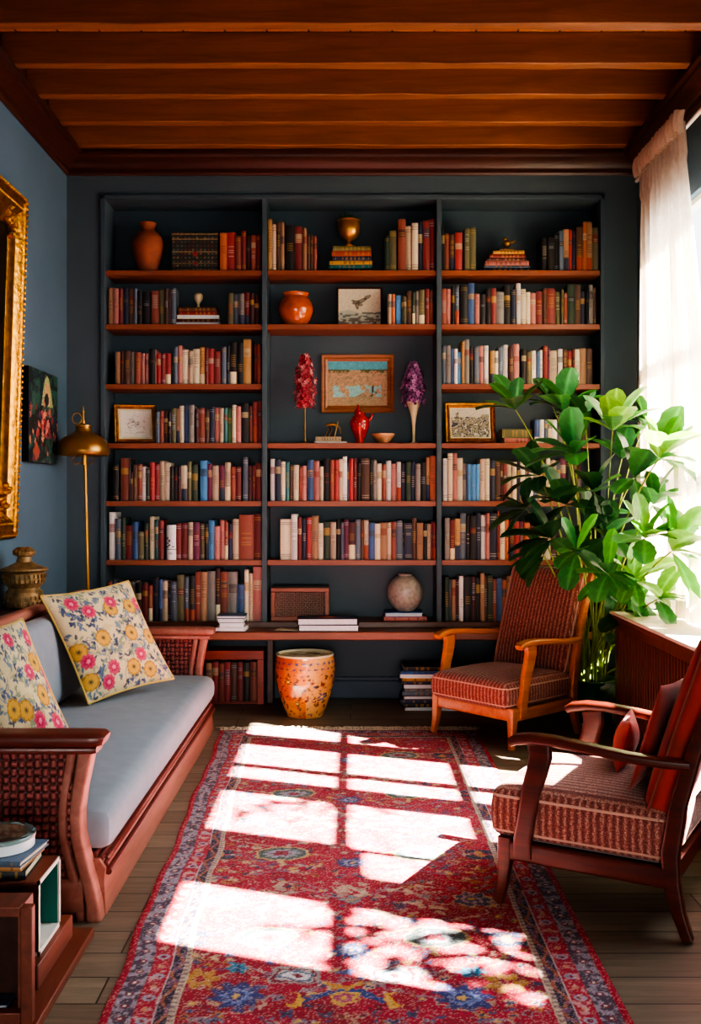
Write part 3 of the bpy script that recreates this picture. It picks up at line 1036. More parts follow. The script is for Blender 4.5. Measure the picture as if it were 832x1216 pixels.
# little brass bird on the books, right bay
bd = MB()
bl = (XD(601.5, 6.88), 6.88, zC)
bd.lathe([(.02, 0), (.024, .004), (.012, .01), (.008, .022)], c=bl, segs=16)
bd.lathe([(.004, .018), (.02, .024), (.03, .038), (.03, .05), (.022, .064), (.008, .07)], c=bl, segs=20)
bd.lathe([(.003, .06), (.013, .065), (.015, .075), (.01, .085), (.002, .088)], c=(bl[0] - .012, bl[1] - .01, bl[2]), segs=14)
bd.tube([(bl[0] + .02, bl[1], bl[2] + .05), (bl[0] + .045, bl[1], bl[2] + .055), (bl[0] + .06, bl[1], bl[2] + .065)], [.012, .008, .003], 8)
tag(bd.build('bird_figurine', 'dark_brass', org=bl, smooth=60), 'little brass bird figurine on the pyramid of books, right bay', 'figurine')
vase('round_pot', 351, dv, ROWS[1], [(.06, 0), (.075, .008), (.1, .045), (.118, .1), (.116, .14), (.1, .18), (.082, .2), (.088, .222), (.092, .226), (.082, .224), (.07, .2), (.09, .16)], 'orange_glaze', 'round orange glazed pot on the second shelf, middle bay', 'pot')


def framed(name, label, q, fmat, fw, art, depth=.03, mat_w=0.0, matcol='cream_paper', back=None, n=64, arts=None, cat='framed picture'):
    """q: four corners BL BR TR TL of the front face (world)"""
    BL, BR, TR, TL = [Vector(p) for p in q]
    X = (BR - BL)
    Y = (TL - BL)
    w, h = X.length, Y.length
    X.normalize()
    Y.normalize()
    Z = X.cross(Y)                 # towards the room
    bs = (BL + BR) / 2
    t = thing(name, label, cat, tuple(bs))
    fr = MB()
    prof = [(0, -depth), (0, -.004), (fw * .12, 0), (fw * .3, -.003), (fw * .45, -.007), (fw * .62, -.002), (fw * .82, -.008), (fw, -.014), (fw, -depth)]
    rings = []
    for cx, cy, sx, sy in ((0, 0, 1, 1), (w, 0, -1, 1), (w, h, -1, -1), (0, h, 1, -1)):
        rings.append([BL + X * (cx + sx * a) + Y * (cy + sy * a) + Z * zz for a, zz in prof])
    fr.grid(rings, None, 0, cu=True, cv=True)
    fr.build('frame', fmat, t, smooth=30)
    if mat_w:
        m = MB()
        a, b = fw * .95, fw + mat_w
        for xa, xb, ya, yb in ((a, w - a, a, b), (a, w - a, h - b, h - a), (a, b, b, h - b), (w - b, w - a, b, h - b)):
            m.add([BL + X * xa + Y * ya - Z * .012, BL + X * xb + Y * ya - Z * .012, BL + X * xb + Y * yb - Z * .012, BL + X * xa + Y * yb - Z * .012], [(0, 1, 2, 3)])
        m.build('mount', matcol, t)
    U, V = np.meshgrid(np.linspace(0, 1, n), np.linspace(0, 1, n))
    cv = art(U, V)
    a = fw + mat_w - .002
    pc = MB()
    pc.grid([[BL + X * (a + (w - 2 * a) * U[j, i]) + Y * (a + (h - 2 * a) * V[j, i]) - Z * .0135 for i in range(n)] for j in range(n)], cv.a)
    pc.build('picture', 'picture_paint', t)
    MB().add([BL - Z * depth, BR - Z * depth, TR - Z * depth, TL - Z * depth], [(0, 3, 2, 1)]).build('backing', 'dark_wood', t)
    return t


def art_sketch(U, V):
    cv = Cv(U, V, '#cfc7ae')
    cv.mask(V < .34 + .06 * np.sin(U * 7), '#9aa39a', .6)
    nz = smooth_noise(U.shape, (30, 14))
    cv.mask((V < .34) & (nz > .55), '#4e5a58', .8)
    cv.mask((V < .16) & (nz > .4), '#6b5a4e', .6)
    for (u_, v_, a_, b_, r_) in [(.42, .62, .1, .05, .4), (.55, .66, .14, .05, .5), (.68, .76, .1, .045, .6), (.44, .52, .04, .1, .2), (.52, .56, .06, .05, 0), (.36, .66, .05, .03, -.3)]:
        cv.ell(u_, v_, a_, b_, '#4b433a', r_, .8)
        cv.ell(u_ + .02, v_ + .01, a_ * .6, b_ * .5, '#9c8f78', r_, .8)
    return cv.speckle(.12)


zc2 = ROWS[1] + .006
framed('picture_frame', 'thin dark frame with a pale ink sketch beside the orange pot', [(XD(399.5, 6.83), 6.85, zc2 + .001), (XD(454, 6.83), 6.85, zc2 + .001), (XD(454, 6.83), 6.90, zc2 + .272), (XD(399.5, 6.83), 6.90, zc2 + .272)],
       'dark_wood', .012, art_sketch)


def art_desert(U, V):
    cv = Cv(U, V, '#a08a68')
    nz = smooth_noise(U.shape, (26, 30))
    n2 = smooth_noise(U.shape, (9, 12))
    cv.mask(V > .8, '#4f9aa8')
    cv.mask((V > .77 - .05 * n2) & (V < .82) & ((U < .35) | (U > .55)), '#4e5a36')
    cv.mask((V < .78) & (nz > .6), '#b48a6c', .8)
    cv.mask((V < .78) & (nz < .3), '#8a7a5a', .8)
    cv.mask((V > .2) & (V < .42 + .1 * n2) & (U > .08) & (U < .9) & (n2 + nz * .5 < .85), '#7fb4b4')
    cv.line([(.74, .22), (.76, .45)], .025, '#3a2a22')
    cv.line([(.76, .33), (.82, .28)], .02, '#3a2a22')
    cv.mask(V < .16, '#a58a68', .8)
    return cv.speckle(.25)


DP = 7.01
framed('framed_painting', 'wood framed desert landscape painting hung in the middle bay', [P(381, 490, DP), P(468, 490, DP), P(468, 420.5, DP), P(381, 420.5, DP)], 'frame_wood', .05, art_desert, depth=.028)


def art_figures(U, V):
    cv = Cv(U, V, '#ddd8c8')
    for k in range(60):
        a, b = random.gauss(.5, .14), random.gauss(.52, .13)
        c = random.choice(['#4a4a48', '#7a6a5a', '#a06a4a', '#5a6a6a'])
        cv.line([(a, b), (a + random.uniform(-.1, .1), b + random.uniform(-.1, .1))], .014, c, .75)
    cv.line([(.15, .18), (.5, .14), (.85, .2)], .012, '#8a8478', .6)
    return cv.speckle(.08)


zz = ROWS[3] + .0075
framed('gold_picture_frame', 'gold frame with a small figure sketch on the left bay shelf', [(XD(136, 6.8), 6.81, zz), (XD(184.5, 6.8), 6.86, zz), (XD(181, 6.8), 6.93, zz + .255), (XD(131.5, 6.8), 6.88, zz + .262)], 'gold_leaf', .03, art_figures, mat_w=.014, depth=.02)


def art_rocks(U, V):
    cv = Cv(U, V, '#b9b4a4')
    nz = smooth_noise(U.shape, (16, 18))
    n2 = smooth_noise(U.shape, (7, 6))
    top = .62 + .25 * n2
    cv.mask((V < top) & (nz > .45), '#55584e')
    cv.mask((V < top) & (nz > .7), '#8f8a72')
    cv.mask((V < top) & (nz < .25), '#39424a')
    return cv.speckle(.2)


framed('gold_picture_frame', 'gold frame with a grey rocky landscape on the right bay shelf', [(XD(529.5, 6.8), 6.81, zz), (XD(590, 6.8), 6.83, zz), (XD(590, 6.8), 6.91, zz + .275), (XD(529.5, 6.8), 6.89, zz + .275)], 'gold_leaf', .036, art_rocks, mat_w=.006, depth=.02)


# flower spikes
def flower(px, top, bot, wpx, vase_fn, col, name, label):
    d = 6.88
    z0 = ROWS[3]
    t = thing(name, label, 'flower', (XD(px, d), d, z0 + .0008))
    bx, bz0, bz1, rad = XD(px, d), ZD(bot, d), ZD(top, d), wpx / 2 * d / F
    vase_fn(t, bx, d, z0, bz0)
    fl = MB()
    rg = random.Random(px)
    nf = 170
    for k in range(nf):
        s = (k + .5) / nf
        rr = rad * math.sin(math.pi * (.14 + .84 * s)) ** .45 * (1 - .3 * s) * rg.uniform(.6, 1.06)
        a = k * 2.399
        c = Vector((bx + rr * math.cos(a), d + rr * math.sin(a), bz0 + (bz1 - bz0) * s))
        q = rg.uniform(.012, .019)
        cc = np.array(lin(rg.choice(col)))
        nrm = Vector((math.cos(a), math.sin(a), rg.uniform(-.1, .8))).normalized()
        uu = nrm.orthogonal().normalized()
        vv = nrm.cross(uu)
        ring = []
        cols = [tuple(cc * .55)]
        vs = [tuple(c - nrm * .006)]
        for m in range(10):
            an = 2 * math.pi * m / 10
            r_ = q * (1.25 if m % 2 == 0 else .7)
            vs.append(tuple(c + (uu * math.cos(an) + vv * math.sin(an)) * r_ + nrm * (.004 if m % 2 == 0 else 0)))
            cols.append(tuple(cc * (1.1 if m % 2 == 0 else .8)))
        fl.add(vs, [(0, 1 + m, 1 + (m + 1) % 10) for m in range(10)], 0, cols=cols)
    fl.lathe([(.004, 0), (rad * .55, (bz1 - bz0) * .25), (rad * .45, (bz1 - bz0) * .6), (.004, (bz1 - bz0) * .97)], c=(bx, d, bz0), segs=12, col=np.array(lin(col[0])) * .5)
    fl.build('blossom', 'petals', t, smooth=0)


def stem_vase(t, bx, d, z0, bz):
    MB().lathe([(.022, 0), (.024, .006), (.008, .014), (.0055, .05), (.005, bz - z0 + .02)], c=(bx, d, z0 + .0008), segs=16).build('stand', 'dark_brass', t, smooth=50)


def trumpet_vase(t, bx, d, z0, bz):
    MB().lathe([(.03, 0), (.03, .005), (.012, .012), (.008, .03), (.011, .12), (.02, .19), (.036, .25), (.05, .285), (.046, .285), (.03, .25), (.01, .16)], c=(bx, d, z0 + .0008), segs=28, cap1=False).build('vase', 'bone', t, smooth=50)


flower(362, 421, 484, 31, stem_vase, ['#c24a56', '#d8686e', '#b03a48', '#e08a8c'], 'flower_spike', 'cone of red blossom on a thin stand, left of the desert painting')
flower(491, 431, 481, 33, trumpet_vase, ['#84487c', '#a0609a', '#6a3a68', '#b880b0'], 'flower_spike', 'purple blossom in a slender pale trumpet vase, right of the desert painting')
# metal cricket on books
ck = MB()
cl = Vector((XD(394, 6.87), 6.87, zD))
ck.tube([cl + Vector((-.045, 0, .075)), cl + Vector((-.02, 0, .082)), cl + Vector((.01, 0, .086)), cl + Vector((.045, 0, .07))], [.004, .011, .01, .003], 8)
for sx in (-.035, -.01, .03):
    for sy in (-.012, .012):
        ck.tube([cl + Vector((sx, 0, .08)), cl + Vector((sx + .012, sy * 2, .105 if sx > 0 else .05)), cl + Vector((sx - .012, sy * 2.4, .002))], .0028, 5)
ck.tube([cl + Vector((.03, 0, .085)), cl + Vector((.055, 0, .06)), cl + Vector((.06, 0, .02))], [.006, .004, .002], 6)
tag(ck.build('cricket_figurine', 'dark_brass', org=cl, smooth=50), 'green gold metal cricket ornament standing on two small books', 'figurine')
# red jug
jt = thing('jug', 'small glossy red jug with gold flowers and a spout, below the painting', 'jug', (XD(427, 6.87), 6.87, ROWS[3] + .0008))
jx, jy, jz = jt.location


def jugcol(a, z, r):
    return lin('#a31f18')


MB().lathe([(.028, 0), (.03, .006), (.03, .03), (.05, .075), (.066, .12), (.068, .15), (.058, .175), (.04, .19), (.034, .2), (.038, .21)], c=(jx, jy, jz), segs=32).build('body', 'red_glaze', jt, smooth=50)
MB().lathe([(.03, .21), (.022, .225), (.008, .24), (.007, .262), (.002, .266)], c=(jx - .012, jy, jz), segs=18).build('lid', 'red_glaze', jt, smooth=50)
MB().tube([(jx + .05, jy, jz + .15), (jx + .072, jy, jz + .17), (jx + .085, jy, jz + .2)], [.016, .011, .008], 10).build('spout', 'red_glaze', jt)
gd = MB()
for k in range(26):
    a, z = random.uniform(-2.6, -.5), random.uniform(.09, .17)
    r = .0675 - abs(z - .145) * .25
    gd.lathe([(.001, 0), (.0065, .001), (.001, .004)], c=(jx + r * math.cos(a), jy + r * math.sin(a), jz + z), segs=7)
gd.build('gilding', 'brass', jt)
vase('bowl', 455, 6.87, ROWS[3], [(.03, 0), (.032, .006), (.05, .022), (.072, .05), (.077, .064), (.072, .064), (.05, .03), (.01, .014)], 'pink_bowl', 'small shallow terracotta pink bowl on the middle bay shelf', 'bowl')
# white printed tube standing in front of the books, left bay
n1, n2_ = 44, 60
U, V = np.meshgrid(np.linspace(0, 1, n1), np.linspace(0, 1, n2_))
cv = Cv(U, V, '#d5d6d8')
for (u_, v_, a_, b_, c_) in [(.62, .62, .035, .05, '#8c2f3a'), (.7, .55, .03, .04, '#7c2a3c'), (.64, .48, .05, .03, '#2b3a5c'), (.7, .42, .04, .03, '#6a3a4c'), (.62, .37, .05, .03, '#2b3a5c'), (.82, .38, .03, .03, '#44506a'), (.74, .17, .06, .012, '#7a5a4c'), (.74, .21, .05, .01, '#8a6a5c')]:
    cv.rect(u_ - a_, u_ + a_, v_ - b_ * .7, v_ + b_ * .7, c_)
cv.rect(0, 1, .295, .31, '#30343c')
cv.speckle(.06)
tc_ = (XD(202, 6.735) + .0, 6.80, ROWS[5] + .0008)
# pushed back among the books: it fills the gap left in the row
tub = MB()
h = .232
rd = .036
tub.grid([[(rd * math.cos(2 * math.pi * U[j, i]), rd * math.sin(2 * math.pi * U[j, i]), h * V[j, i]) for i in range(n1)] for j in range(n2_)], cv.a)
tub.lathe([(.001, h - .002), (rd, h)], segs=43, col=lin('#b9babc'), cap0=False, cap1=False)
tag(tub.build('printed_tube', 'picture_paint', loc=tc_, smooth=50), 'white printed tube standing among the books on the sixth shelf', 'tube')
# wooden radio
rt = thing('radio', 'small vintage wooden radio with a woven speaker front, middle bay base', 'radio', (XD(356, 6.8), 6.88, ROWS[6] + .0008))
x0, x1, z0, z1 = XD(321.5, 6.8), XD(390.5, 6.8), ROWS[6] + .0008, ZD(697.5, 6.8)
y0 = 6.80
cab = MB().box(x0, x1, y0 + .02, y0 + .19, z0, z1 - .004)
fw = .028
for a, b, c, d in ((x0, x1, z0, z0 + fw), (x0, x1, z1 - fw - .004, z1 - .004), (x0, x0 + fw, z0 + fw, z1 - fw - .004), (x1 - fw, x1, z0 + fw, z1 - fw - .004)):
    cab.box(a, b, y0, y0 + .02, c, d)
cab.build('case', 'shelf_wood', rt, bevel=.003)
MB().box(x0 + .004, x1 - .004, y0 + .004, y0 + .186, z1 - .003, z1 + .006).build('top_panel', 'black_iron', rt, bevel=.002)


def weave_panel(o, ex, ey, en, w, h, cell, amp, c_hi, c_lo, per=4):
    """over-and-under basket weave"""
    nu, nv = int(w / cell) * per + 1, int(h / cell) * per + 1
    U, V = np.meshgrid(np.linspace(0, w, nu), np.linspace(0, h, nv))
    a, b = U / cell, V / cell
    ck = (np.floor(a) + np.floor(b)) % 2
    fa, fb = a % 1, b % 1
    hgt = np.where(ck > .5, np.sin(np.pi * fa) * (np.abs(fb - .5) < .4), np.sin(np.pi * fb) * (np.abs(fa - .5) < .4))
    pts = [[Vector(o) + Vector(ex) * U[j, i] + Vector(ey) * V[j, i] + Vector(en) * (amp * hgt[j, i]) for i in range(nu)] for j in range(nv)]
    t = np.clip(hgt, 0, 1)[..., None]
    cols = np.array(lin(c_lo)) * (1 - t) + np.array(lin(c_hi)) * t  # colour darkens with depth, shade between the strands painted in
    cols = cols * (1 + .25 * (RNG.random((nv, nu))[..., None] - .5))
    return pts, cols


pts, cols = weave_panel((x0 + fw, y0 + .012, z0 + fw), (1, 0, 0), (0, 0, 1), (0, -1, 0), x1 - x0 - 2 * fw, z1 - z0 - 2 * fw - .004, .0125, .005, '#9a7a6e', '#2c1813', 5)
MB().grid(pts, cols).build('speaker_grille', 'woven_cane', rt, smooth=0)
vase('globe_vase', 481, 6.89, zE, [(.05, 0), (.055, .004), (.085, .03), (.112, .075), (.122, .118), (.116, .165), (.094, .205), (.064, .232), (.05, .24), (.05, .248), (.056, .254), (.05, .254), (.042, .245), (.05, .22)], 'crackle_glaze', 'round speckled grey vase on two books, middle bay base')

# ------------------------------------------------------------------ ceramic drum stool
ds = thing('drum_stool', 'orange ceramic drum stool painted with flowers and birds, in front of the bench', 'stool', (XD(362, 6.49), 6.49, 0))
sx, sy, _ = ds.location
prof = [(.118, 0), (.124, .008), (.142, .06), (.168, .14), (.187, .22), (.194, .29), (.192, .345), (.186, .375), (.184, .388)]
ns = 120
zs = np.linspace(0, .388, 90)
rs = np.interp(zs, [p[1] for p in prof], [p[0] for p in prof])
ang = np.linspace(0, 2 * math.pi, ns, endpoint=False)
U, V = np.meshgrid(ang * .18, zs)
cv = Cv(U, V, '#c06a2a')
nz = smooth_noise(U.shape, (5, 9))
cv.mask(nz > .55, '#d58a3a', .7)
cv.mask(nz < .35, '#b8441c', .7)
W = 2 * math.pi * .18
cv.mask((U > .86) & (U < 1.13), '#cfb070', .45)
for k in range(26):
    cv.ell(W * (k + .5) / 26, .352, .013, .010, '#3a4a78', .3 * (k % 3), .95, pet=5, amp=.4)
    cv.ell(W * (k + .2) / 26, .318, .015, .006, '#2f3c66', 0, .9, pet=3, amp=.4)
rg = random.Random(9)
for k in range(420):
    a, b = rg.uniform(0, W), rg.uniform(.015, .29)
    c = rg.choice(['#5a3420', '#3a241c', '#3f4f3a', '#2c3a62', '#6a2a20'])
    cv.ell(a, b, rg.uniform(.004, .016), rg.uniform(.004, .012), c, rg.uniform(0, 3), .9, pet=5, amp=.5)
for a, b, s, c in [(.98, .14, .035, '#39487e'), (.92, .12, .02, '#7a3048'), (.75, .24, .025, '#5a3a2c'), (.8, .1, .022, '#5a5a3a'), (1.05, .17, .02, '#8a2a3a'), (.5, .2, .03, '#39487e'), (.2, .15, .03, '#39487e'), (.68, .17, .014, '#8a2a20')]:
    cv.ell(a, b, s, s * .8, c, 0, .9, pet=6, amp=.45)
    cv.ell(a, b, s * .4, s * .3, '#d8b060')
cv.speckle(.1)
MB().grid([[(sx + rs[j] * math.cos(a), sy + rs[j] * math.sin(a), zs[j]) for a in ang] for j in range(len(zs))], cv.a, cu=True).build('body', 'glazed_pattern', ds, smooth=60)
MB().lathe([(.184, .386), (.187, .394), (.184, .399), (.172, .399), (.166, .392), (.164, .386)], c=(sx, sy, 0), segs=64, cap0=False, cap1=False, col=lin('#d8cba8')).build('rim', 'glazed_pattern', ds, smooth=60)
tp = [[(sx + r * math.cos(a), sy + r * math.sin(a), .387) for a in ang] for r in np.linspace(.003, .165, 40)]
Ux = np.array([[p[0] - sx for p in row] for row in tp])
Vx = np.array([[p[1] - sy for p in row] for row in tp])
cv = Cv(Ux, Vx, '#ddd0a8')
nz = smooth_noise(Ux.shape, (8, 10))
cv.mask(nz > .6, '#c4ac7c', .7)
cv.ell(.0, -.05, .06, .03, '#d8d2bc')
cv.ell(.05, .06, .05, .02, '#8a6238')
cv.line([(-.1, .02), (0, -.01), (.12, .04)], .012, '#7a5a3a')
MB().grid(tp, cv.a, cu=True).build('top', 'glazed_pattern', ds, smooth=60)

# ------------------------------------------------------------------ rug
rg_t = thing('rug', 'long worn red Persian rug with blue and gold motifs on the floorboards', 'rug', (0, 4.2, 0))
NU, NV = 330, 820
dn, df = 2.36, 6.05
v = np.linspace(0, 1, NV)
DDv = dn + (df - dn) * v
Lx = -.672 + (DDv - 2.68) / (6.05 - 2.68) * (-.775 + .672)
Rx = .752 + (DDv - 2.68) / (6.05 - 2.68) * (.757 - .752)
Lx = Lx + .006 * np.sin(DDv * 5) + .004 * np.sin(DDv * 13)
uu = np.linspace(0, 1, NU)
XX = Lx[:, None] + (Rx - Lx)[:, None] * uu[None, :]
DD = np.repeat(DDv[:, None], NU, 1)
wob = lambda s1, a1: a1 * (smooth_noise(XX.shape, s1) - .5)
cv = Cv(XX + wob((300, 120), .016) + wob((60, 26), .02), DD + wob((300, 120), .016) + wob((60, 26), .02), '#a81f38')
EL, ER = XX - Lx[:, None], Rx[:, None] - XX
E = np.minimum(np.minimum(EL, ER), np.minimum(DD - dn, df - DD))
side_run = np.where(np.minimum(EL, ER) <= np.minimum(DD - dn, df - DD), DD, XX)
nz = smooth_noise(XX.shape, (26, 12))
n3 = smooth_noise(XX.shape, (200, 90))
cv.mask(nz > .6, '#8c1a2a', .5)
rg = random.Random(21)


def rosette(x, d, s, c1, c2, c3, pet=8):
    cv.ell(x, d, s * 1.12, s * 1.12, c2, 0, 1, pet=pet, amp=.3)
    cv.ell(x, d, s, s, c1, 0, 1, pet=pet, amp=.32)
    cv.ell(x, d, s * .62, s * .62, c3, .3, 1, pet=pet, amp=.3)
    cv.ell(x, d, s * .34, s * .34, c1, .1, 1)
    cv.ell(x, d, s * .17, s * .17, '#c9a05a')


def palmette(x, d, s, c1, c2, c3):
    cv.ell(x, d, s * 1.25, s * .95, '#b99a68')
    cv.ell(x, d, s * 1.12, s * .84, c1)
    cv.ell(x, d, s * .85, s * .62, c2, 0, 1, pet=10, amp=.25)
    cv.ell(x, d, s * .5, s * .36, c3, 0, 1, pet=6, amp=.3)
    cv.ell(x, d, s * .2, s * .16, '#8c1626')
    cv.line([(x, d - s), (x, d - s * 1.5)], s * .25, '#b99a68')


# field: all-over vine, repeated and mirrored
cols_v = ['#b08a72', '#b9a08c', '#8a7a88', '#a0683f', '#6a6f88']
for k in range(26):
    d0 = 2.62 + k * .135
    for sgn in (-1, 1):
        off = .1 + .37 * ((k * .618) % 1)
        pts = [(sgn * (off + .1 * math.sin(t * 1.4 + k)) * 1.0, d0 + (t - 2) * .05) for t in np.linspace(0, 4, 12)]
        cv.line(pts, .009, cols_v[k % 5], .8)
for k in range(900):
    x = rg.uniform(.02, .57)
    d = rg.uniform(2.6, 5.85)
    s = rg.uniform(.006, .021)
    c = rg.choice(cols_v + ['#3f4f7a', '#a87434', '#7a2038', '#b9a08c', '#4a4a68', '#6a1a30'])
    pt = rg.choice([4, 5, 6])
    for sgn in (-1, 1):
        cv.ell(sgn * x, d, s * 1.3, s, c, sgn * rg.uniform(0, 1), .9, pet=pt, amp=.5)
        if s > .014:
            cv.ell(sgn * x, d, s * .5, s * .4, rg.choice(['#8c1626', '#3a3a5c', '#c9a05a']))
for d in (3.95, 3.2, 4.75, 5.45):
    for x in (-.265, .265):
        palmette(x, d, .085, '#4a5a5a', '#8f8f9a', '#8c3048')
    rosette(0, d - .1, .06, '#3f4a7a', '#7a3040', '#8c8ca8', 10)
    for x in (-.5, .5):
        cv.rect(x - .05, x + .05, d - .06, d - .02, '#2f3550')
        cv.rect(x - .05, x + .05, d - .005, d + .035, '#2f3550')
        cv.ell(x, d - .01, .015, .03, '#b07a4a')
for d in (3.5, 4.35, 5.1):
    for k in range(24):
        x = rg.uniform(0, .3)
        dd_ = d + rg.uniform(-.14, .14)
        for sgn in (-1, 1):
            cv.ell(sgn * x, dd_, rg.uniform(.015, .045), rg.uniform(.01, .022), rg.choice(['#b99a84', '#c2a890', '#a88478']), sgn * rg.uniform(-1, 1), .85, pet=3, amp=.4)
    rosette(0, d, .04, '#6a7a8a', '#8c2a34', '#b07a4a', 4)
    for x in (-.42, .42):
        rosette(x, d, .065, '#4a4a68', '#b9a488', '#a88a94', 7)
# the near end of the field, motif by motif
for px, py in ((280, 1185), (550, 1187)):
    rosette(*G(px, py), .078, '#38407a', '#59406a', '#6a78a8', 9)
for px, py in ((350, 1160), (467, 1160)):
    x, d = G(px, py)
    for s, c in ((.072, '#9a8a88'), (.06, '#7a2034'), (.05, '#b9aaa8')):
        cv.rect(x - s, x + s, d - s * .72, d + s * .72, c)
    cv.ell(x, d, .052, .034, '#5a7088')
    cv.ell(x, d, .038, .024, '#d2cdd0')
    cv.ell(x, d, .015, .012, '#7a2034')
x, d = G(408, 1185)
cv.line([(x - .1, d - .035), (x - .05, d + .02), (x - .01, d + .03)], .026, '#2f4684')
cv.line([(x + .1, d - .035), (x + .05, d + .02), (x + .01, d + .03)], .026, '#2f4684')
cv.ell(x, d - .01, .042, .042, '#c9a04a')
cv.ell(x, d - .01, .03, .03, '#a8486a')
cv.ell(x, d - .01, .012, .012, '#c9a04a')
cv.line([(x - .04, d + .07), (x, d + .045), (x + .04, d + .07)], .018, '#c08a3a')
for px, sgn in ((350, 1), (466, -1)):
    x, d = G(px, 1190)
    cv.ell(x, d, .034, .05, '#c99a3a')
    cv.ell(x + sgn * -.016, d + .012, .026, .04, '#a01f30')
for px, py in ((282, 1152), (560, 1157)):
    x, d = G(px, py)
    cv.ell(x, d, .042, .034, '#2a7a9a', 0, 1, pet=6, amp=.35)
    cv.rect(x - .006, x + .006, d - .03, d + .03, '#24406a')
for px, py in ((235, 1165), (600, 1170)):
    x, d = G(px, py)
    for k in range(7):
        cv.ell(x + .04 * math.cos(k * .9), d + .04 * math.sin(k * .9), .024, .015, '#b07f3a', k * .9)
    cv.ell(x, d, .014, .014, '#a01f30')
cv.ell(*G(408, 1156), .04, .02, '#4a4a7a', 0, 1, pet=5, amp=.3)
# borders, from the field outwards
cv.mask(E < .20, '#b5a08c')
cv.mask((E < .195) & (np.sin(side_run * 260) > 0), '#6a4a58', .7)
cv.mask(E < .181, '#352a42')
w_ = .163 + .012 * np.sin(side_run * 42)
cv.mask((np.abs(E - w_) < .006), '#a0563a', .9)
cv.mask((E < .181) & (E > .145) & (n3 > .68), '#7a5a78', .7)
cv.mask(E < .146, '#b3a0a0')
cv.mask(E < .142, '#a82338')
ph = (side_run * 8.0) % 1
cv.mask((np.hypot((ph - .5) / 8.0, E - .113) < .018), '#8f93a8', .9)
cv.mask((np.hypot((ph - .5) / 8.0, E - .113) < .009), '#7a2038')
ph2 = (side_run * 8.0 + .5) % 1
cv.mask((np.hypot((ph2 - .5) / 8.0, (E - .113) * 1.3) < .013), '#b98a6a', .8)
cv.mask((E > .088) & (E < .142) & (n3 > .72), '#c9a0a0', .6)
cv.mask(E < .087, '#a0202f')
cv.mask(E < .083, '#8c8290')
cv.mask((E < .083) & (n3 > .5), '#4f4256')
ph3 = (side_run * 15.0) % 1
cv.mask((E < .083) & (np.hypot((ph3 - .5) / 15.0, E - .054) < .013), '#7a2a3c', .9)
cv.mask((E < .083) & (np.hypot((ph3 - .5) / 15.0, E - .054) < .006), '#c9b8b0')
cv.mask(E < .024, '#a3182e')
fine = RNG.random(XX.shape)
cv.mask(fine > .86, '#c9b0a4', .42)
cv.mask(fine < .1, '#5a1424', .45)
cv.speckle(.22)
ZZ = .0045 + .0014 * RNG.random(XX.shape) + .0018 * smooth_noise(XX.shape, (12, 5))
ZZ[E < .008] = .003
mb = MB().grid(np.stack([XX, DD, ZZ], -1).tolist(), cv.a.tolist())
mb.build('pile', 'rug_pile', rg_t, smooth=180)
fr = MB()
for k in range(300):
    x = Lx[-1] + (Rx[-1] - Lx[-1]) * (k + .5) / 300
    L = random.uniform(.05, .1)
    j = random.uniform(-.02, .02)
    j2 = random.uniform(-.03, .03)
    fr.tube([(x, df - .005, .006), (x + j * .6, df + L * .45, .006 + random.uniform(0, .012)), (x + j + j2, df + L, .004)], [.0022, .0026, .0014], 5)
fr.build('fringe', 'rug_fringe', rg_t)


# ------------------------------------------------------------------ cushions
def rounded_box(w, d, h, r, crown=0.0, n=22, p=1.0, sag=0.0):
    """cushion centred in x,y, bottom at z=0; returns six grids"""
    out = []
    hx, hy, hz = w / 2, d / 2, h / 2
    ts = np.linspace(-1, 1, n)
    ts = np.sign(ts) * np.abs(ts) ** .8

    def proj(x, y, z):
        q = Vector((x * hx, y * hy, z * hz))
        core = Vector((max(-hx + r, min(hx - r, q.x)), max(-hy + r, min(hy - r, q.y)), max(-hz + r, min(hz - r, q.z))))
        dlt = q - core
        if dlt.length > 1e-9:
            dlt = dlt.normalized() * r
        q = core + dlt
        k = max(0, 1 - (q.x / hx) ** 2) ** .6 * max(0, 1 - (q.y / hy) ** 2) ** .6
        if q.z > 0:
            q.z += crown * k * (q.z / hz)
        kz = max(0, 1 - (q.z / hz) ** 2)
        q.x += sag * kz * (q.x / hx)
        q.y += sag * kz * (q.y / hy)
        return (q.x, q.y, q.z + hz)
    for ax, sg in ((0, 1), (0, -1), (1, 1), (1, -1), (2, 1), (2, -1)):
        g = []
        for a in ts:
            row = []
            for b in ts:
                c = [0, 0, 0]
                c[ax] = sg
                c[(ax + 1) % 3] = a
                c[(ax + 2) % 3] = b
                row.append(proj(*c))
            g.append(row)
        out.append((g, sg < 0))
    return out


def cushion_mb(w, d, h, r, crown=0.0, sag=0.0, M=None, mb=None, n=22):
    mb = mb or MB()
    for g, flip in rounded_box(w, d, h, r, crown, n, sag=sag):
        if M is not None:
            g = [[M @ Vector(p) for p in row] for row in g]
        mb.grid(g, flip=not flip)
    return mb


def welt_mb(w, d, z, r, inset, rad, crown=0.0, M=None, sag=0.0):
    pts = []
    hx, hy = w / 2 - inset, d / 2 - inset
    for cx, cy, a0 in ((1, 1, 0), (-1, 1, 90), (-1, -1, 180), (1, -1, 270)):
        for k in range(6):
            a = R(a0 + 90 * k / 5)
            pts.append(Vector((cx * (hx - r) + r * math.cos(a), cy * (hy - r) + r * math.sin(a), z)))
    full = []
    for i, p in enumerate(pts):
        q = pts[(i + 1) % len(pts)]
        m = max(1, int((q - p).length / .04))
        for k in range(m):
            full.append(p.lerp(q, k / m))
    full.append(full[0])
    if M is not None:
        full = [M @ p for p in full]
    return MB().tube(full, rad, 6)


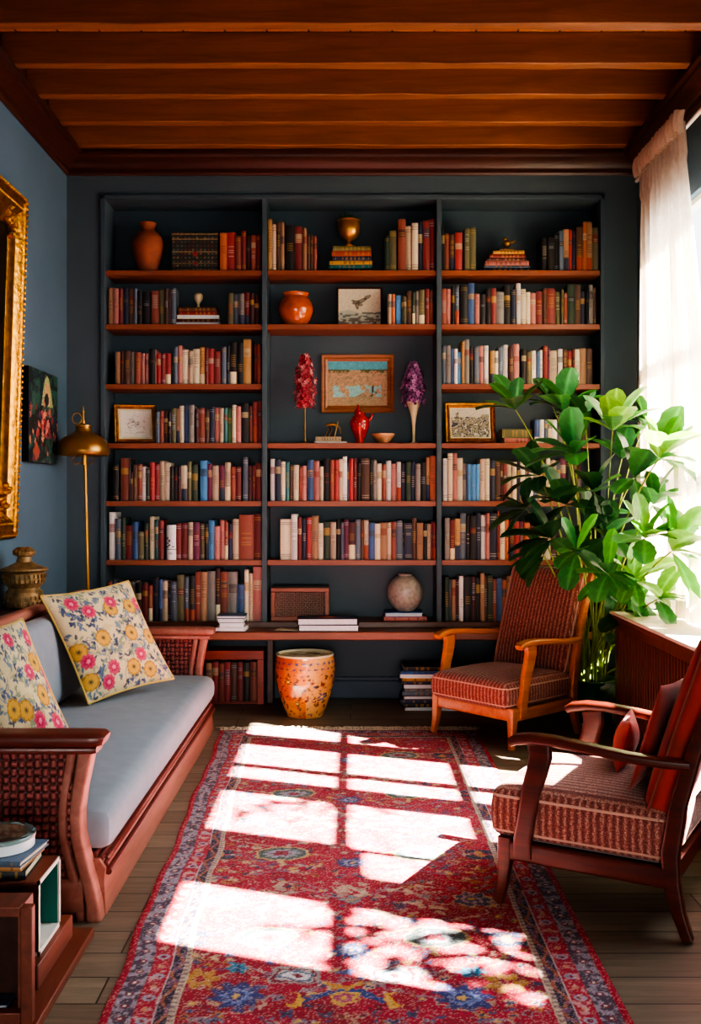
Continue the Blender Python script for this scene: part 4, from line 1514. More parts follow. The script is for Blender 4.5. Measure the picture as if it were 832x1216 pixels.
def pillow_mesh(q, thick, art, n=80, ear=.06):
    """q: BL BR TR TL; bulging two-sided pillow with its pattern"""
    BL, BR, TR, TL = [Vector(p) for p in q]
    s = np.linspace(-1, 1, n)
    cen = (BL + BR + TR + TL) / 4
    nrm = (BR - BL).cross(TL - BL).normalized()
    front, back = [], []
    flat = []
    for v_ in s:
        rf, rb, fl = [], [], []
        for u_ in s:
            pin_u = 1 - ear * (1 - u_ ** 2) * abs(v_) ** 3 * 0
            uu_ = u_ * (1 - ear * (1 - v_ * v_))
            vv_ = v_ * (1 - ear * (1 - u_ * u_))
            p = ((BL * (1 - uu_) + BR * (1 + uu_)) * (1 - vv_) + (TL * (1 - uu_) + TR * (1 + uu_)) * (1 + vv_)) / 4
            k = (max(0, 1 - u_ ** 2) ** .55) * (max(0, 1 - v_ ** 2) ** .55)
            k += .05 * math.sin(u_ * 5 + v_ * 3) * (1 - u_ * u_) * (1 - v_ * v_)
            rf.append(p + nrm * thick * k)
            rb.append(p - nrm * thick * .7 * k)
            fl.append(p)
        front.append(rf)
        back.append(rb)
        flat.append(fl)
    U, V = np.meshgrid((s + 1) / 2, (s + 1) / 2)
    cols = art(U, V, flat) if art else None
    mb = MB().grid(front, cols).grid(back, cols, flip=True)
    edge = [front[0][i] for i in range(n)] + [front[j][-1] for j in range(n)] + [front[-1][i] for i in reversed(range(n))] + [front[j][0] for j in reversed(range(n))]
    return mb, edge[::3] + [edge[0]]


def floral(pink, yellow, seed):
    def art(U, V, flat):
        n = U.shape[0]
        px = np.array([[CX + p.x * F / p.y for p in row] for row in flat])
        py = np.array([[HY + (CH - p.z) * F / p.y for p in row] for row in flat])

        def uv(a, b):
            k = np.argmin((px - a) ** 2 + (py - b) ** 2)
            return U.ravel()[k], V.ravel()[k]
        cv = Cv(U, V, '#bfae86')
        r = random.Random(seed)
        nz = smooth_noise(U.shape, (10, 10))
        cv.mask(nz > .65, '#ad9a70', .6)
        for k in range(46):
            a, b = r.random(), r.random()
            pts = [(a, b)]
            for i in range(6):
                a += r.uniform(-.06, .06)
                b += r.uniform(-.06, .06)
                pts.append((a, b))
            cv.line(pts, .010, r.choice(['#7a7a70', '#8a8468', '#5f6a78']), .8)
        for k in range(330):
            c = r.choice(['#3a4a68', '#4f6278', '#2f3c55', '#6a7a80', '#7a8468'])
            a, b = r.random(), r.random()
            for i in range(r.choice([1, 2, 3])):
                cv.ell(a + r.uniform(-.025, .025), b + r.uniform(-.025, .025), .024, .011, c, r.uniform(0, 3.1), .9)
        for (a, b), s in [(uv(*q), .08) for q in yellow]:
            cv.ell(a, b, s * 1.1, s, '#9c742c', r.random(), 1, pet=11, amp=.1)
            cv.ell(a, b, s * .9, s * .82, '#bd9038', r.random(), 1, pet=9, amp=.12)
            cv.ell(a, b, s * .36, s * .34, '#7a6236', .3, .8, pet=7, amp=.3)
            cv.ell(a, b, s * .14, s * .14, '#4a4434')
        for (a, b), s in [(uv(*q), .068) for q in pink]:
            cv.ell(a, b, s * 1.1, s, '#b8405c', r.random(), 1, pet=9, amp=.16)
            cv.ell(a, b, s * .75, s * .7, '#a8284a', r.random(), 1, pet=8, amp=.3)
            cv.ell(a, b, s * .35, s * .3, '#d0708a', r.random(), 1, pet=5, amp=.3)
        cv.speckle(.07)
        return cv.a
    return art


def make_pillow(name, label, q, thick, art, mat='floral_cloth', welt='piping_gold', n=150):
    base = min((Vector(p) for p in q), key=lambda p: p.z)
    t = thing(name, label, 'pillow', tuple(base))
    mb, edge = pillow_mesh(q, thick, art, n)
    mb.build('cover', mat, t, smooth=180)
    if welt:
        MB().tube(edge, .006, 6).build('piping', welt, t, smooth=180)
    return t


# ------------------------------------------------------------------ sofa
sf = thing('sofa', 'long carved red-brown sofa with cane arms and grey seat cushion along the left wall', 'sofa', (-1.2, 4.7, 0))
SX0, SX1, SY0, SY1 = -1.60, -.82, 3.32, 6.08
# apron with a carved top mould
ap = MB()
rings = []
for y in np.linspace(SY0 + .06, SY1 - .06, 24):
    rings.append([(SX1 - .05, y, .0), (SX1 + .002, y, .0), (SX1 - .004, y, .12), (SX1 + .0, y, .155), (SX1 - .02, y, .185), (SX1 - .06, y, .19)])
ap.loft(rings)
ap.build('apron', 'sofa_wood', sf, smooth=30)
mo = MB()
for off, z, r in ((.006, .140, .012), (-.006, .162, .012), (-.022, .182, .011), (-.042, .196, .010)):
    mo.tube([(SX1 + off, y, z) for y in np.linspace(SY0 + .08, SY1 - .08, 20)], r, 8)
for k in range(150):
    y = SY0 + .12 + k * (SY1 - SY0 - .24) / 149
    mo.lathe([(.001, -.011), (.011, -.005), (.011, .005), (.001, .011)], c=(SX1 - .008, y, .177), segs=6)
mo.build('carved_moulding', 'sofa_wood_dark', sf, smooth=50)
MB().box(SX0, SX1 - .05, SY0 + .08, SY1 - .08, .05, .185).build('seat_platform', 'sofa_wood_dark', sf)
for side in (0, 1):
    ya, yb = (SY0, SY0 + .085) if side == 0 else (SY1 - .085, SY1)
    ym = (ya + yb) / 2
    fr = MB()
    # front stile: scrolled S-curve
    zs_ = [0, .06, .13, .2, .28, .36, .44, .52, .575]
    xs_ = [-.845, -.85, -.865, -.885, -.903, -.905, -.895, -.88, -.872]
    fr.sweep([(x, ym, z) for x, z in zip(xs_, zs_)], [(.085, w) for w in (.05, .044, .04, .04, .04, .04, .042, .046, .05)], (0, 1, 0), n=20, power=6)
    fr.sweep([(x - .045, ym, z) for x, z in zip(xs_, zs_)], [(.07, .03)] * 9, (0, 1, 0), n=16, power=6)
    fr.sweep([(SX0 + .03, ym, 0), (SX0 + .03, ym, .575)], [(.08, .06)] * 2, (0, 1, 0))
    fr.sweep([(SX0, ym, .08), (-.88, ym, .08)], [(.075, .12)] * 2, (0, 1, 0))
    fr.build('arm_frame', 'sofa_wood', sf, smooth=40)
    tr = MB()
    tr.sweep([(SX0 - .02, ym, .60), (-.86, ym, .60), (-.825, ym, .60), (-.812, ym, .596)], [(.125, .045), (.125, .045), (.12, .042), (.1, .03)], (0, 1, 0), n=20, power=4)
    tr.sweep([(SX0 - .01, ym, .567), (-.85, ym, .567), (-.835, ym, .567)], [(.105, .03), (.105, .03), (.09, .024)], (0, 1, 0), n=20, power=4)
    tr.build('arm_rail', 'sofa_wood_dark' if side == 0 else 'sofa_wood', sf, smooth=40)
    for yy, en in ((ya + .022, (0, -1, 0)), (yb - .022, (0, 1, 0))):
        ex = (1, 0, 0) if en[1] < 0 else (-1, 0, 0)
        o0 = (SX0 + .06, yy, .14) if en[1] < 0 else (-.915, yy, .14)
        pts, cols = weave_panel(o0, ex, (0, 0, 1), en, -.915 - SX0 - .06, .415, .026, .011, '#8f4a44', '#3c1714', 6)
        MB().grid(pts, cols).build('cane_panel', 'woven_cane', sf, smooth=60)
    MB().box(SX0 + .05, -.91, ym - .012, ym + .012, .13, .56).build('arm_core', 'sofa_wood_dark', sf)
# back
bk = MB()
bk.box(SX0 - .03, SX0 + .02, SY0, SY1, .1, .80)
bk.build('back_frame', 'sofa_wood_dark', sf, bevel=.004)
MB().sweep([(SX0 - .01, y, .82) for y in np.linspace(SY0, SY1, 8)], [(.075, .05)] * 8, (1, 0, 0), n=18, power=3).build('back_rail', 'sofa_wood', sf, smooth=50)
Ms = Matrix.Translation(((SX0 + .06 - .83) / 2 + .0, (SY0 + SY1) / 2, .198))
cushion_mb(-.825 - SX0 - .03, SY1 - SY0 - .18, .148, .045, crown=.03, sag=.012, M=Ms, n=40).build('seat_cushion', 'grey_linen', sf, smooth=180)
welt_mb(-.825 - SX0 - .03, SY1 - SY0 - .18, .115, .045, .006, .005, M=Ms).build('piping', 'grey_linen', sf, smooth=180)
Mb = Matrix.Translation((SX0 + .025, (SY0 + SY1) / 2, .575)) @ Matrix.Rotation(R(83), 4, 'Y')
cushion_mb(.44, SY1 - SY0 - .2, .12, .05, crown=.025, M=Mb, n=30).build('back_cushion', 'grey_linen', sf, smooth=180)

make_pillow('floral_pillow', 'square floral pillow with gold piping leaning on the sofa, farther from the camera',
            [P(105, 836, 4.93), P(206, 806, 5.36), P(152, 690, 5.36), P(48, 708, 4.98)], .085,
            floral([(79.5, 721), (97, 731), (123, 719.5), (158, 718), (158, 781), (127, 796), (99, 789), (124, 813)], [(113, 763), (145, 757), (170, 759), (151, 796), (172, 797), (89, 778), (104, 812), (122, 728), (147, 724)], 3))
make_pillow('floral_pillow', 'floral pillow behind the near sofa arm, cut by the photo edge',
            [P(-24, 922, 3.72), P(98, 902, 3.95), P(26, 735, 4.12), P(-50, 752, 3.92)], .09,
            floral([(28, 805), (41, 862), (64, 862), (53, 802), (64, 812), (30, 760), (5, 765)], [(45, 832), (24, 851), (63, 822), (50, 790), (36, 792), (10, 850)], 8))

# ------------------------------------------------------------------ urn on a console behind the sofa
ct = thing('console_table', 'narrow dark console table standing behind the sofa', 'console table', (-1.76, 5.3, 0))
MB().box(-1.885, -1.645, 4.4, 5.75, .765, .80).build('table_top', 'dark_wood', ct, bevel=.004)
for x in (-1.87, -1.66):
    for y in (4.42, 5.73):
        MB().box(x - .015, x + .015, y - .015, y + .015, 0, .765).build('leg', 'dark_wood', ct, bevel=.003)
ut = thing('urn', 'carved bronze lidded urn standing behind the sofa back', 'urn', (-1.755, 5.44, .8008))
c_ = ut.location
MB().lathe([(.085, 0), (.098, .01), (.1, .05), (.098, .09), (.085, .10), (.08, .112), (.095, .125), (.108, .16), (.112, .19), (.108, .195)], c=c_, segs=40).build('body', 'bronze_urn', ut, smooth=40)
MB().lathe([(.112, .196), (.126, .206), (.122, .216), (.09, .226), (.06, .24), (.042, .25), (.036, .27), (.035, .278), (.054, .286), (.058, .3), (.05, .315), (.03, .326), (.004, .33)], c=c_, segs=40).build('lid', 'bronze_urn', ut, smooth=40)
rl = MB()
for ring, (r, z, n_) in enumerate([(.1, .03, 26), (.1, .06, 26), (.104, .15, 28), (.11, .175, 30)]):
    for k in range(n_):
        a = 2 * math.pi * (k + .5 * (ring % 2)) / n_
        rl.obox((c_[0] + r * math.cos(a), c_[1] + r * math.sin(a), c_[2] + z), (.012, .014, .018), Matrix.Rotation(a, 3, 'Z'))
for k in range(18):
    a = 2 * math.pi * k / 18
    rl.tube([(c_[0] + .052 * math.cos(a), c_[1] + .052 * math.sin(a), c_[2] + .288), (c_[0] + .056 * math.cos(a), c_[1] + .056 * math.sin(a), c_[2] + .304), (c_[0] + .028 * math.cos(a), c_[1] + .028 * math.sin(a), c_[2] + .326)], .006, 5)
rl.build('relief', 'bronze_urn', ut, smooth=30)

# ------------------------------------------------------------------ floor lamp
ld = 6.42
lx = XD(106, ld)
fl = thing('floor_lamp', 'brass floor lamp with a domed shade beside the bookcase', 'floor lamp', (lx, ld, 0))
MB().lathe([(.14, 0), (.14, .012), (.13, .02), (.03, .028), (.012, .05)], c=(lx, ld, 0), segs=36).build('base', 'dark_brass', fl, smooth=40)
sxl = XD(99, ld)
MB().tube([(lx, ld, .03), (lx - .006, ld, .7), (XD(103, ld), ld, 1.2), (XD(100.5, ld), ld, 1.72)], .0095, 12).build('pole', 'brass', fl, smooth=50)
zb = ZD(541, ld)
MB().lathe([(.152, .0), (.156, .004), (.162, .012), (.163, .03), (.158, .06), (.145, .09), (.12, .115), (.085, .135), (.058, .147), (.05, .155), (.048, .18), (.052, .183), (.052, .192), (.03, .2), (.006, .203), (.005, .19), (.04, .14), (.08, .126), (.115, .108), (.14, .085), (.153, .055), (.157, .03), (.15, .003)], c=(sxl, ld, zb), segs=56, cap0=False, cap1=False).build('shade', 'dark_brass', fl, smooth=45)
MB().lathe([(.008, .2), (.01, .215), (.006, .225), (.005, .27), (.008, .278), (.003, .29), (.001, .315)], c=(sxl, ld, zb), segs=14).build('finial', 'brass', fl, smooth=50)
lp = MB()
lp.tube([(sxl - .04 + .03 * math.cos(a), ld, zb + .235 + .035 * math.sin(a)) for a in np.linspace(0, 6.2, 18)], .003, 6)
lp.build('loop', 'brass', fl)
br = MB()
for s in (-1, 1):
    br.tube([(sxl + s * .05, ld, zb + .003), (sxl + s * .075, ld - .01, zb - .03), (sxl + s * .05, ld - .01, zb - .055), (sxl + s * .015, ld, zb - .045)], .003, 6)
br.lathe([(.014, -.06), (.016, -.045), (.012, -.02), (.012, .03)], c=(sxl + .004, ld, zb), segs=14)
br.build('bracket', 'brass', fl)


# ------------------------------------------------------------------ pictures on the left wall
def art_abstract(U, V):
    cv = Cv(U, V, '#16211f')
    nz = smooth_noise(U.shape, (14, 12))
    n2 = smooth_noise(U.shape, (30, 26))
    cv.mask((V > .5) & (nz > .5), '#2b5a4c', .8)
    cv.mask(nz < .28, '#22384a', .8)
    # tall pale arch with a dark form
    cv.mask((np.abs(U - .62) < .2 * np.sqrt(np.clip((.96 - V) / .34, 0, 1))) & (V > .62), '#8fa06a')
    cv.mask((np.abs(U - .62) < .12 * np.sqrt(np.clip((.9 - V) / .26, 0, 1))) & (V > .64), '#c9986a')
    cv.ell(.6, .7, .08, .07, '#1d2430')
    r = random.Random(4)
    for k in range(70):
        a, b = r.gauss(.5, .24), r.gauss(.38, .16)
        cv.ell(a, b, r.uniform(.02, .06), r.uniform(.02, .05), r.choice(['#b8524c', '#c9746a', '#8c2f38', '#d08a6a', '#7a3048']), r.uniform(0, 3), .9, pet=5, amp=.4)
    cv.mask((V < .3) & (n2 > .6), '#2b5a4c', .7)
    cv.ell(.25, .12, .12, .1, '#a8503c', 0, .8, pet=4, amp=.4)
    return cv.speckle(.3)


pt = thing('canvas_painting', 'unframed dark green floral canvas on the left wall beside the brass lamp', 'painting', (XL, 6.12, 1.61))
n = 64
U, V = np.meshgrid(np.linspace(0, 1, n), np.linspace(0, 1, n))
cv = art_abstract(U, V)
ya, yb, za, zb2 = 5.84, 6.42, 1.605, 2.16
MB().grid([[(XL + .0405, ya + (yb - ya) * U[j, i], za + (zb2 - za) * V[j, i]) for i in range(n)] for j in range(n)], cv.a).build('picture', 'picture_paint', pt)
MB().box(XL + .001, XL + .04, ya, yb, za, zb2).build('stretcher', 'black_iron', pt)

# big gilt frame, hung tilting forward
gf = thing('gilt_frame', 'large ornate gilt frame with a dark middle hung on the left wall', 'picture frame', (XL, 4.95, 1.17))
tilt = .085
y0g, y1g, z0g, z1g = 4.2, 5.60, 1.17, 3.05


def gp(y, z, out):
    return Vector((XL + .004 + tilt * (z - z0g) / (z1g - z0g) * .7 + out, y, z))


prof = [(0, .0), (0, .035), (.012, .05), (.03, .052), (.045, .042), (.06, .05), (.085, .058), (.11, .046), (.125, .03), (.15, .034), (.175, .024), (.2, .012), (.2, 0)]
fr = MB()
rings = []
for (yy, zz_, sy_, sz_) in ((y0g, z0g, 1, 1), (y1g, z0g, -1, 1), (y1g, z1g, -1, -1), (y0g, z1g, 1, -1)):
    rings.append([gp(yy + sy_ * a, zz_ + sz_ * a, o_) for a, o_ in prof])
fr.grid(rings, None, cu=True, cv=True)
od = fr
rg = random.Random(3)
for edge, n_ in (('v0', 60), ('v1', 60), ('h0', 44), ('h1', 44)):
    for k in range(n_):
        s = (k + .5) / n_
        for a in (.02, .085):
            if edge[0] == 'v':
                y = (y0g + a) if edge == 'v0' else (y1g - a)
                z = z0g + a + (z1g - z0g - 2 * a) * s
            else:
                z = (z0g + a) if edge == 'h0' else (z1g - a)
                y = y0g + a + (y1g - y0g - 2 * a) * s
            c = gp(y, z, .052)
            od.lathe([(.002, -.01), (.010, -.005), (.011, .004), (.003, .011)], c=c, segs=6)
for cy, cz, sy_, sz_ in ((y0g, z0g, 1, 1), (y1g, z0g, -1, 1), (y1g, z1g, -1, -1), (y0g, z1g, 1, -1)):
    for k in range(26):
        a, b = rg.uniform(.1, .3), rg.uniform(.1, .3)
        if a + b > .46:
            continue
        c = gp(cy + sy_ * a, cz + sz_ * b, .03)
        od.lathe([(.002, -.02), (.02, -.008), (.022, .006), (.004, .02)], c=c, segs=8)
od.build('frame', 'gold_leaf', gf, smooth=35)
MB().add([gp(y0g + .19, z0g + .19, .012), gp(y1g - .19, z0g + .19, .012), gp(y1g - .19, z1g - .19, .012), gp(y0g + .19, z1g - .19, .012)], [(0, 1, 2, 3)]).build('picture', 'black_iron', gf)

# ------------------------------------------------------------------ armchairs


def armchair(label, loc, rz, wmat, back_mat, welt, sh, ang, bt, scale=1.0):
    t = thing('armchair', label, 'armchair', loc, rz, 'low wooden lounge armchairs', world=False)
    t.scale = (scale,) * 3
    for s in (-1, 1):
        MB().sweep([(s * .282, -.272, .225), (s * .283, -.273, .15), (s * .286, -.28, .07), (s * .292, -.294, 0)], [(.046, .05), (.044, .048), (.036, .038), (.03, .03)], (1, 0, 0), n=16, power=7).build('leg', wmat, t, smooth=40)
        MB().sweep([(s * .284, .335, 0), (s * .284, .305, .08), (s * .284, .285, .17), (s * .284, .28, .26), (s * .284, .305, .42), (s * .283, .355, .60), (s * .28, .42, .78), (s * .278, .485, .93)],
                   [(.036, .034), (.038, .042), (.04, .054), (.04, .058), (.04, .054), (.038, .046), (.036, .04), (.032, .032)], (1, 0, 0), n=16, power=7).build('leg', wmat, t, smooth=40)
        MB().sweep([(s * .29, -.25, .185), (s * .29, .275, .185)], [(.03, .064)] * 2, (1, 0, 0), n=16, power=9).build('side_rail', wmat, t, smooth=40)
        MB().sweep([(s * .296, -.205, .17), (s * .297, -.205, .23), (s * .299, -.19, .31), (s * .301, -.178, .39), (s * .303, -.155, .46), (s * .305, -.14, .52), (s * .305, -.145, .56)],
                   [(.034, .066), (.034, .064), (.034, .06), (.034, .064), (.034, .07), (.036, .075), (.036, .08)], (1, 0, 0), n=16, power=7).build('arm_post', wmat, t, smooth=40)
        MB().sweep([(s * .306, -.245, .558), (s * .306, -.225, .57), (s * .308, -.17, .58), (s * .312, -.09, .58), (s * .312, .03, .57), (s * .306, .15, .556), (s * .297, .26, .55), (s * .288, .34, .55)],
                   [(.052, .03), (.058, .036), (.06, .036), (.058, .034), (.056, .032), (.052, .032), (.046, .032), (.04, .032)], (1, 0, 0), n=20, power=4).build('armrest', wmat, t, smooth=50)
    MB().sweep([(-.27, -.272, .185), (.27, -.272, .185)], [(.034, .064)] * 2, (0, 1, 0), n=16, power=9).build('front_rail', wmat, t, smooth=40)
    MB().sweep([(-.27, .28, .19), (.27, .28, .19)], [(.034, .06)] * 2, (0, 1, 0), n=16, power=9).build('back_rail', wmat, t, smooth=40)
    MB().box(-.275, .275, -.26, .25, .19, .212).build('seat_deck', wmat, t)
    sw, sd = .555, .60
    Ms = Matrix.Translation((0, -.025, .213))
    cushion_mb(sw, sd, sh, .035, crown=.028, sag=.012, M=Ms, n=28).build('seat_cushion', 'striped_fabric', t, smooth=180)
    pp = MB()
    for z in (sh - .03, .03):
        w = welt_mb(sw, sd, z, .035, .004 - .008, .0055, M=Ms)
        pp.add(w.v, w.f)
    pp.build('piping', welt, t, smooth=180)
    # back: tall upholstered panel leaning on the stiles
    Mb = Matrix.Translation((0, .265, .345)) @ Matrix.Rotation(R(90 - ang), 4, 'X') @ Matrix.Translation((0, .315, -.025))
    cushion_mb(.53, .63, bt, min(.055, bt * .4), crown=.03, M=Mb, n=28).build('backrest', back_mat, t, smooth=180)
    welt_mb(.53, .63, bt - .02, .03, -.001, .0055, M=Mb).build('piping', welt if back_mat == 'striped_fabric' else 'piping_red', t, smooth=180)
    return t


def chair_pt(t, p):
    return Matrix.LocRotScale(t.location, t.rotation_euler.to_quaternion(), t.scale) @ Vector(p)


far = armchair('honey wood armchair with striped rust upholstery, standing before the bookcase', (.905, 5.96, .0082), R(-48), 'honey_wood', 'striped_fabric', 'piping_cloth', .15, 18, .085)
near = armchair('dark cherry armchair with red velvet back, nearest the camera on the right', (.912, 3.585, .0082), R(-120), 'cherry_wood', 'velvet', 'piping_cloth', .178, 18, .115)


def loose(name, label, t, q, thick, mat):
    make_pillow(name, label, [chair_pt(t, p) for p in q], thick, None, mat, None, 48)


loose('velvet_pillow', 'small red velvet pillow resting low against the near chair back', near, [(.0, .03, .412), (-.24, -.03, .412), (-.25, .02, .60), (.0, .08, .60)], .05, 'velvet_dark')
loose('velvet_pillow', 'large red velvet pillow standing upright against the near chair back', near, [(.2, .125, .412), (-.22, .125, .412), (-.25, .235, .75), (.22, .235, .78)], .035, 'velvet')

# ------------------------------------------------------------------ radiator cover
rc = thing('radiator_cover', 'dark brown slatted radiator cover with a pale top under the window', 'radiator cover', (1.73, 4.4, 0))
RX0, RY0, RY1, RZ = 1.55, 2.9, 5.92, .715
MB().box(RX0 - .03, XR - .002, RY0 - .02, RY1 + .02, RZ, RZ + .018).build('top_board', 'cover_top_paint', rc, bevel=.004)
MB().box(RX0 - .024, XR - .002, RY0 - .015, RY1 + .015, RZ - .024, RZ).build('edge_moulding', 'cover_wood', rc, bevel=.006)
fr = MB()
fr.box(RX0, RX0 + .03, RY0, RY1, .0, .1).box(RX0, RX0 + .03, RY0, RY1, RZ - .08, RZ - .024)
for y in (RY0, (RY0 + RY1) / 2 - .04, RY1 - .08):
    fr.box(RX0, RX0 + .03, y, y + .08, .1, RZ - .08)
fr.box(RX0 + .03, XR - .002, RY1 - .03, RY1, 0, RZ - .024).box(RX0 + .03, XR - .002, RY0, RY0 + .03, 0, RZ - .024)
fr.build('body', 'cover_wood', rc, bevel=.004)
gr = MB()
y = RY0 + .1
while y < RY1 - .1:
    if abs(y - (RY0 + RY1) / 2) > .06:
        gr.box(RX0 + .004, RX0 + .024, y, y + .026, .1, RZ - .08)
    y += .046
gr.build('grille', 'cover_wood', rc, bevel=.004)
MB().box(RX0 + .06, RX0 + .07, RY0 + .04, RY1 - .04, .02, RZ - .04).build('inner_panel', 'black_iron', rc)

# ------------------------------------------------------------------ curtain and rod
cu = thing('curtain', 'long cream voile curtain hanging by the right window', 'curtain', (1.82, 5.95, .74))
nu_, nz_ = 170, 60
pts = []
for j in range(nz_):
    s = j / (nz_ - 1)
    z = .745 + (3.44 - .745) * s
    row = []
    for i in range(nu_):
        q = i / (nu_ - 1)
        y_top = 5.48 + .77 * q
        y_bot = 5.02 + 1.2 * q + .05 * math.sin(q * 9)
        k = s ** 1.3
        y = y_bot * (1 - k) + y_top * k
        amp = .035 * (1 - .45 * k) if s < .93 else .022
        ph = q * 2 * math.pi * 13
        x = 1.80 + amp * math.sin(ph + .6 * math.sin(s * 3)) + .012 * math.sin(ph * .37 + s * 4)
        if s > .93:
            x = 1.80 + .018 * math.sin(ph) + .008 * math.sin(q * 2 * math.pi * 39)
        row.append((x, y, z))
    pts.append(row)
MB().grid(pts).build('panel', 'curtain_voile', cu, smooth=180)
hd = MB()
hp = []
for s in np.linspace(0, 1, 6):
    hp.append([(1.785 + .026 * math.sin(i / 399 * 2 * math.pi * 30) + .006 * math.sin(i * 1.7) - .012 * math.sin(s * 3.1), 5.46 + .81 * i / 399 + .008 * math.cos(i / 399 * 2 * math.pi * 30), 3.375 + .12 * s + .004 * math.sin(i * .9)) for i in range(400)])
hd.grid(hp)
hd.build('heading', 'curtain_voile', cu, smooth=180)
rd_ = MB().tube([(1.84, 6.5, 3.43), (1.84, 4.5, 3.43), (1.84, 2.0, 3.43)], .012, 12)
for y in (6.46, 4.2, 2.04):
    rd_.box(1.835, XR, y - .012, y + .012, 3.42, 3.44)
tag(rd_.build('curtain_rod', 'white_frame', org=(1.84, 4.2, 3.43)), 'slim pale curtain rod above the windows on the right', 'curtain rod')


# ------------------------------------------------------------------ big leafy plant
def leaf_geo(mb, base, dirv, up, L, Wd, droop, col, rg, fold=.22):
    d = Vector(dirv).normalized()
    upv = Vector(up)
    side = d.cross(upv)
    if side.length < 1e-3:
        side = d.orthogonal()
    side.normalize()
    nrm = side.cross(d).normalized()
    nl, nw = 15, 9
    pos = Vector(base)
    pts, cols = [], []
    cur = d.copy()
    wav = rg.uniform(0, 6)
    for i in range(nl):
        t = i / (nl - 1)
        w = Wd / 2 * (max(.0, (t ** .85) * ((1 - t) ** .5)) / .51)
        if i == 0:
            w = .003
        row, cr = [], []
        for j in range(nw):
            s = -1 + 2 * j / (nw - 1)
            e = 1 + .07 * math.sin(t * 26 + wav + s) * abs(s)
            p = pos + side * (w * s * e) + nrm * (abs(s) * w * fold + .035 * w * math.sin(t * 15 + wav) * s * s)
            row.append(p)
            c = np.array(col)
            vein = abs(((t * 9 - abs(s) * 1.6) % 1) - .5) < .12
            if abs(s) < .1:
                c = c * 1.75 + .01
            elif vein:
                c = c * 1.3
            else:
                c = c * (.92 + .12 * abs(s))
            cr.append(np.clip(c, 0, 1))
        pts.append(row)
        cols.append(cr)
        cur = (cur + Vector((0, 0, -1)) * (droop / nl)).normalized()
        nrm = side.cross(cur).normalized()
        pos = pos + cur * (L / (nl - 1))
    mb.grid(pts, cols)


pl = thing('leafy_plant', 'tall potted plant with big glossy green leaves in the window corner', 'plant', (1.50, 6.28, 0))
pc_ = Vector((1.50, 6.28, 0))
MB().lathe([(.10, 0), (.115, .01), (.135, .12), (.15, .24), (.158, .27), (.15, .275), (.135, .26), (.13, .235)], c=pc_, segs=36, cap1=False).build('pot', 'pot_green', pl, smooth=40)
MB().lathe([(.003, .238), (.132, .232)], c=pc_, segs=36, cap0=False, cap1=False).build('soil', 'soil', pl)
# crowns: pixel place, depth, number of leaves, leaf length, outward lean (right, up, towards the camera), tone
CR = [
    (612, 487, 6.15, 6, .25, (-.4, 1.0, .1), 0), (668, 488, 6.2, 8, .27, (0, 1.0, .1), 0), (727, 512, 5.75, 7, .30, (.1, 1.0, .2), 1), (782, 545, 5.35, 8, .30, (.6, .7, .2), 1),
    (682, 540, 5.8, 6, .30, (-.7, .7, .5), 0), (640, 566, 6.1, 6, .26, (-.7, .3, .2), 2), (765, 640, 5.25, 8, .27, (.1, .5, .9), 1), (797, 655, 5.15, 7, .28, (.8, .5, .3), 1),
    (655, 640, 5.95, 7, .28, (-.8, .1, .5), 2), (684, 655, 5.7, 5, .22, (-.3, .1, .8), 0), (722, 682, 5.6, 6, .26, (-.5, .1, .8), 0), (752, 690, 5.55, 7, .24, (.2, .2, .9), 1),
    (752, 568, 5.8, 6, .28, (.3, .3, .8), 2), (705, 585, 5.95, 6, .26, (-.2, .2, .9), 2), (625, 604, 6.15, 5, .24, (-.8, .0, .3), 2), (775, 600, 5.6, 5, .22, (.6, .5, .3), 0),
    (752, 708, 5.75, 5, .22, (.4, -.3, .8), 0), (742, 760, 6.1, 5, .22, (.3, -.2, .9), 2), (735, 808, 6.15, 5, .2, (.2, -.1, .9), 2), (700, 620, 6.1, 6, .26, (.1, .4, .6), 2),
    (780, 712, 5.5, 5, .22, (.7, .1, .5), 1), (672, 600, 6.1, 6, .26, (-.5, .3, .5), 2), (720, 640, 5.9, 6, .26, (0, .3, .9), 2), (745, 730, 5.95, 5, .22, (.2, .1, .9), 2),
    (738, 545, 6.0, 5, .26, (.2, .8, .2), 2), (695, 505, 6.2, 4, .22, (-.2, .7, .4), 2), (645, 660, 6.1, 5, .24, (-.7, -.1, .3), 2), (758, 785, 6.12, 4, .2, (.4, 0, .6), 2), (730, 690, 6.1, 6, .24, (0, .2, .8), 2),
    (765, 505, 6.1, 4, .2, (.5, .8, 0), 2), (655, 480, 6.3, 4, .2, (-.2, .6, .3), 2),
]
TONE = [['#2c6238', '#336c38', '#285636', '#3c7848'], ['#4a7c38', '#3b703c', '#608c40', '#346a40'], ['#1f482e', '#285638', '#1b4028', '#30603e']]  # light painted into the greens: mid, sunlit window side, shaded inner crowns
rgp = random.Random(17)
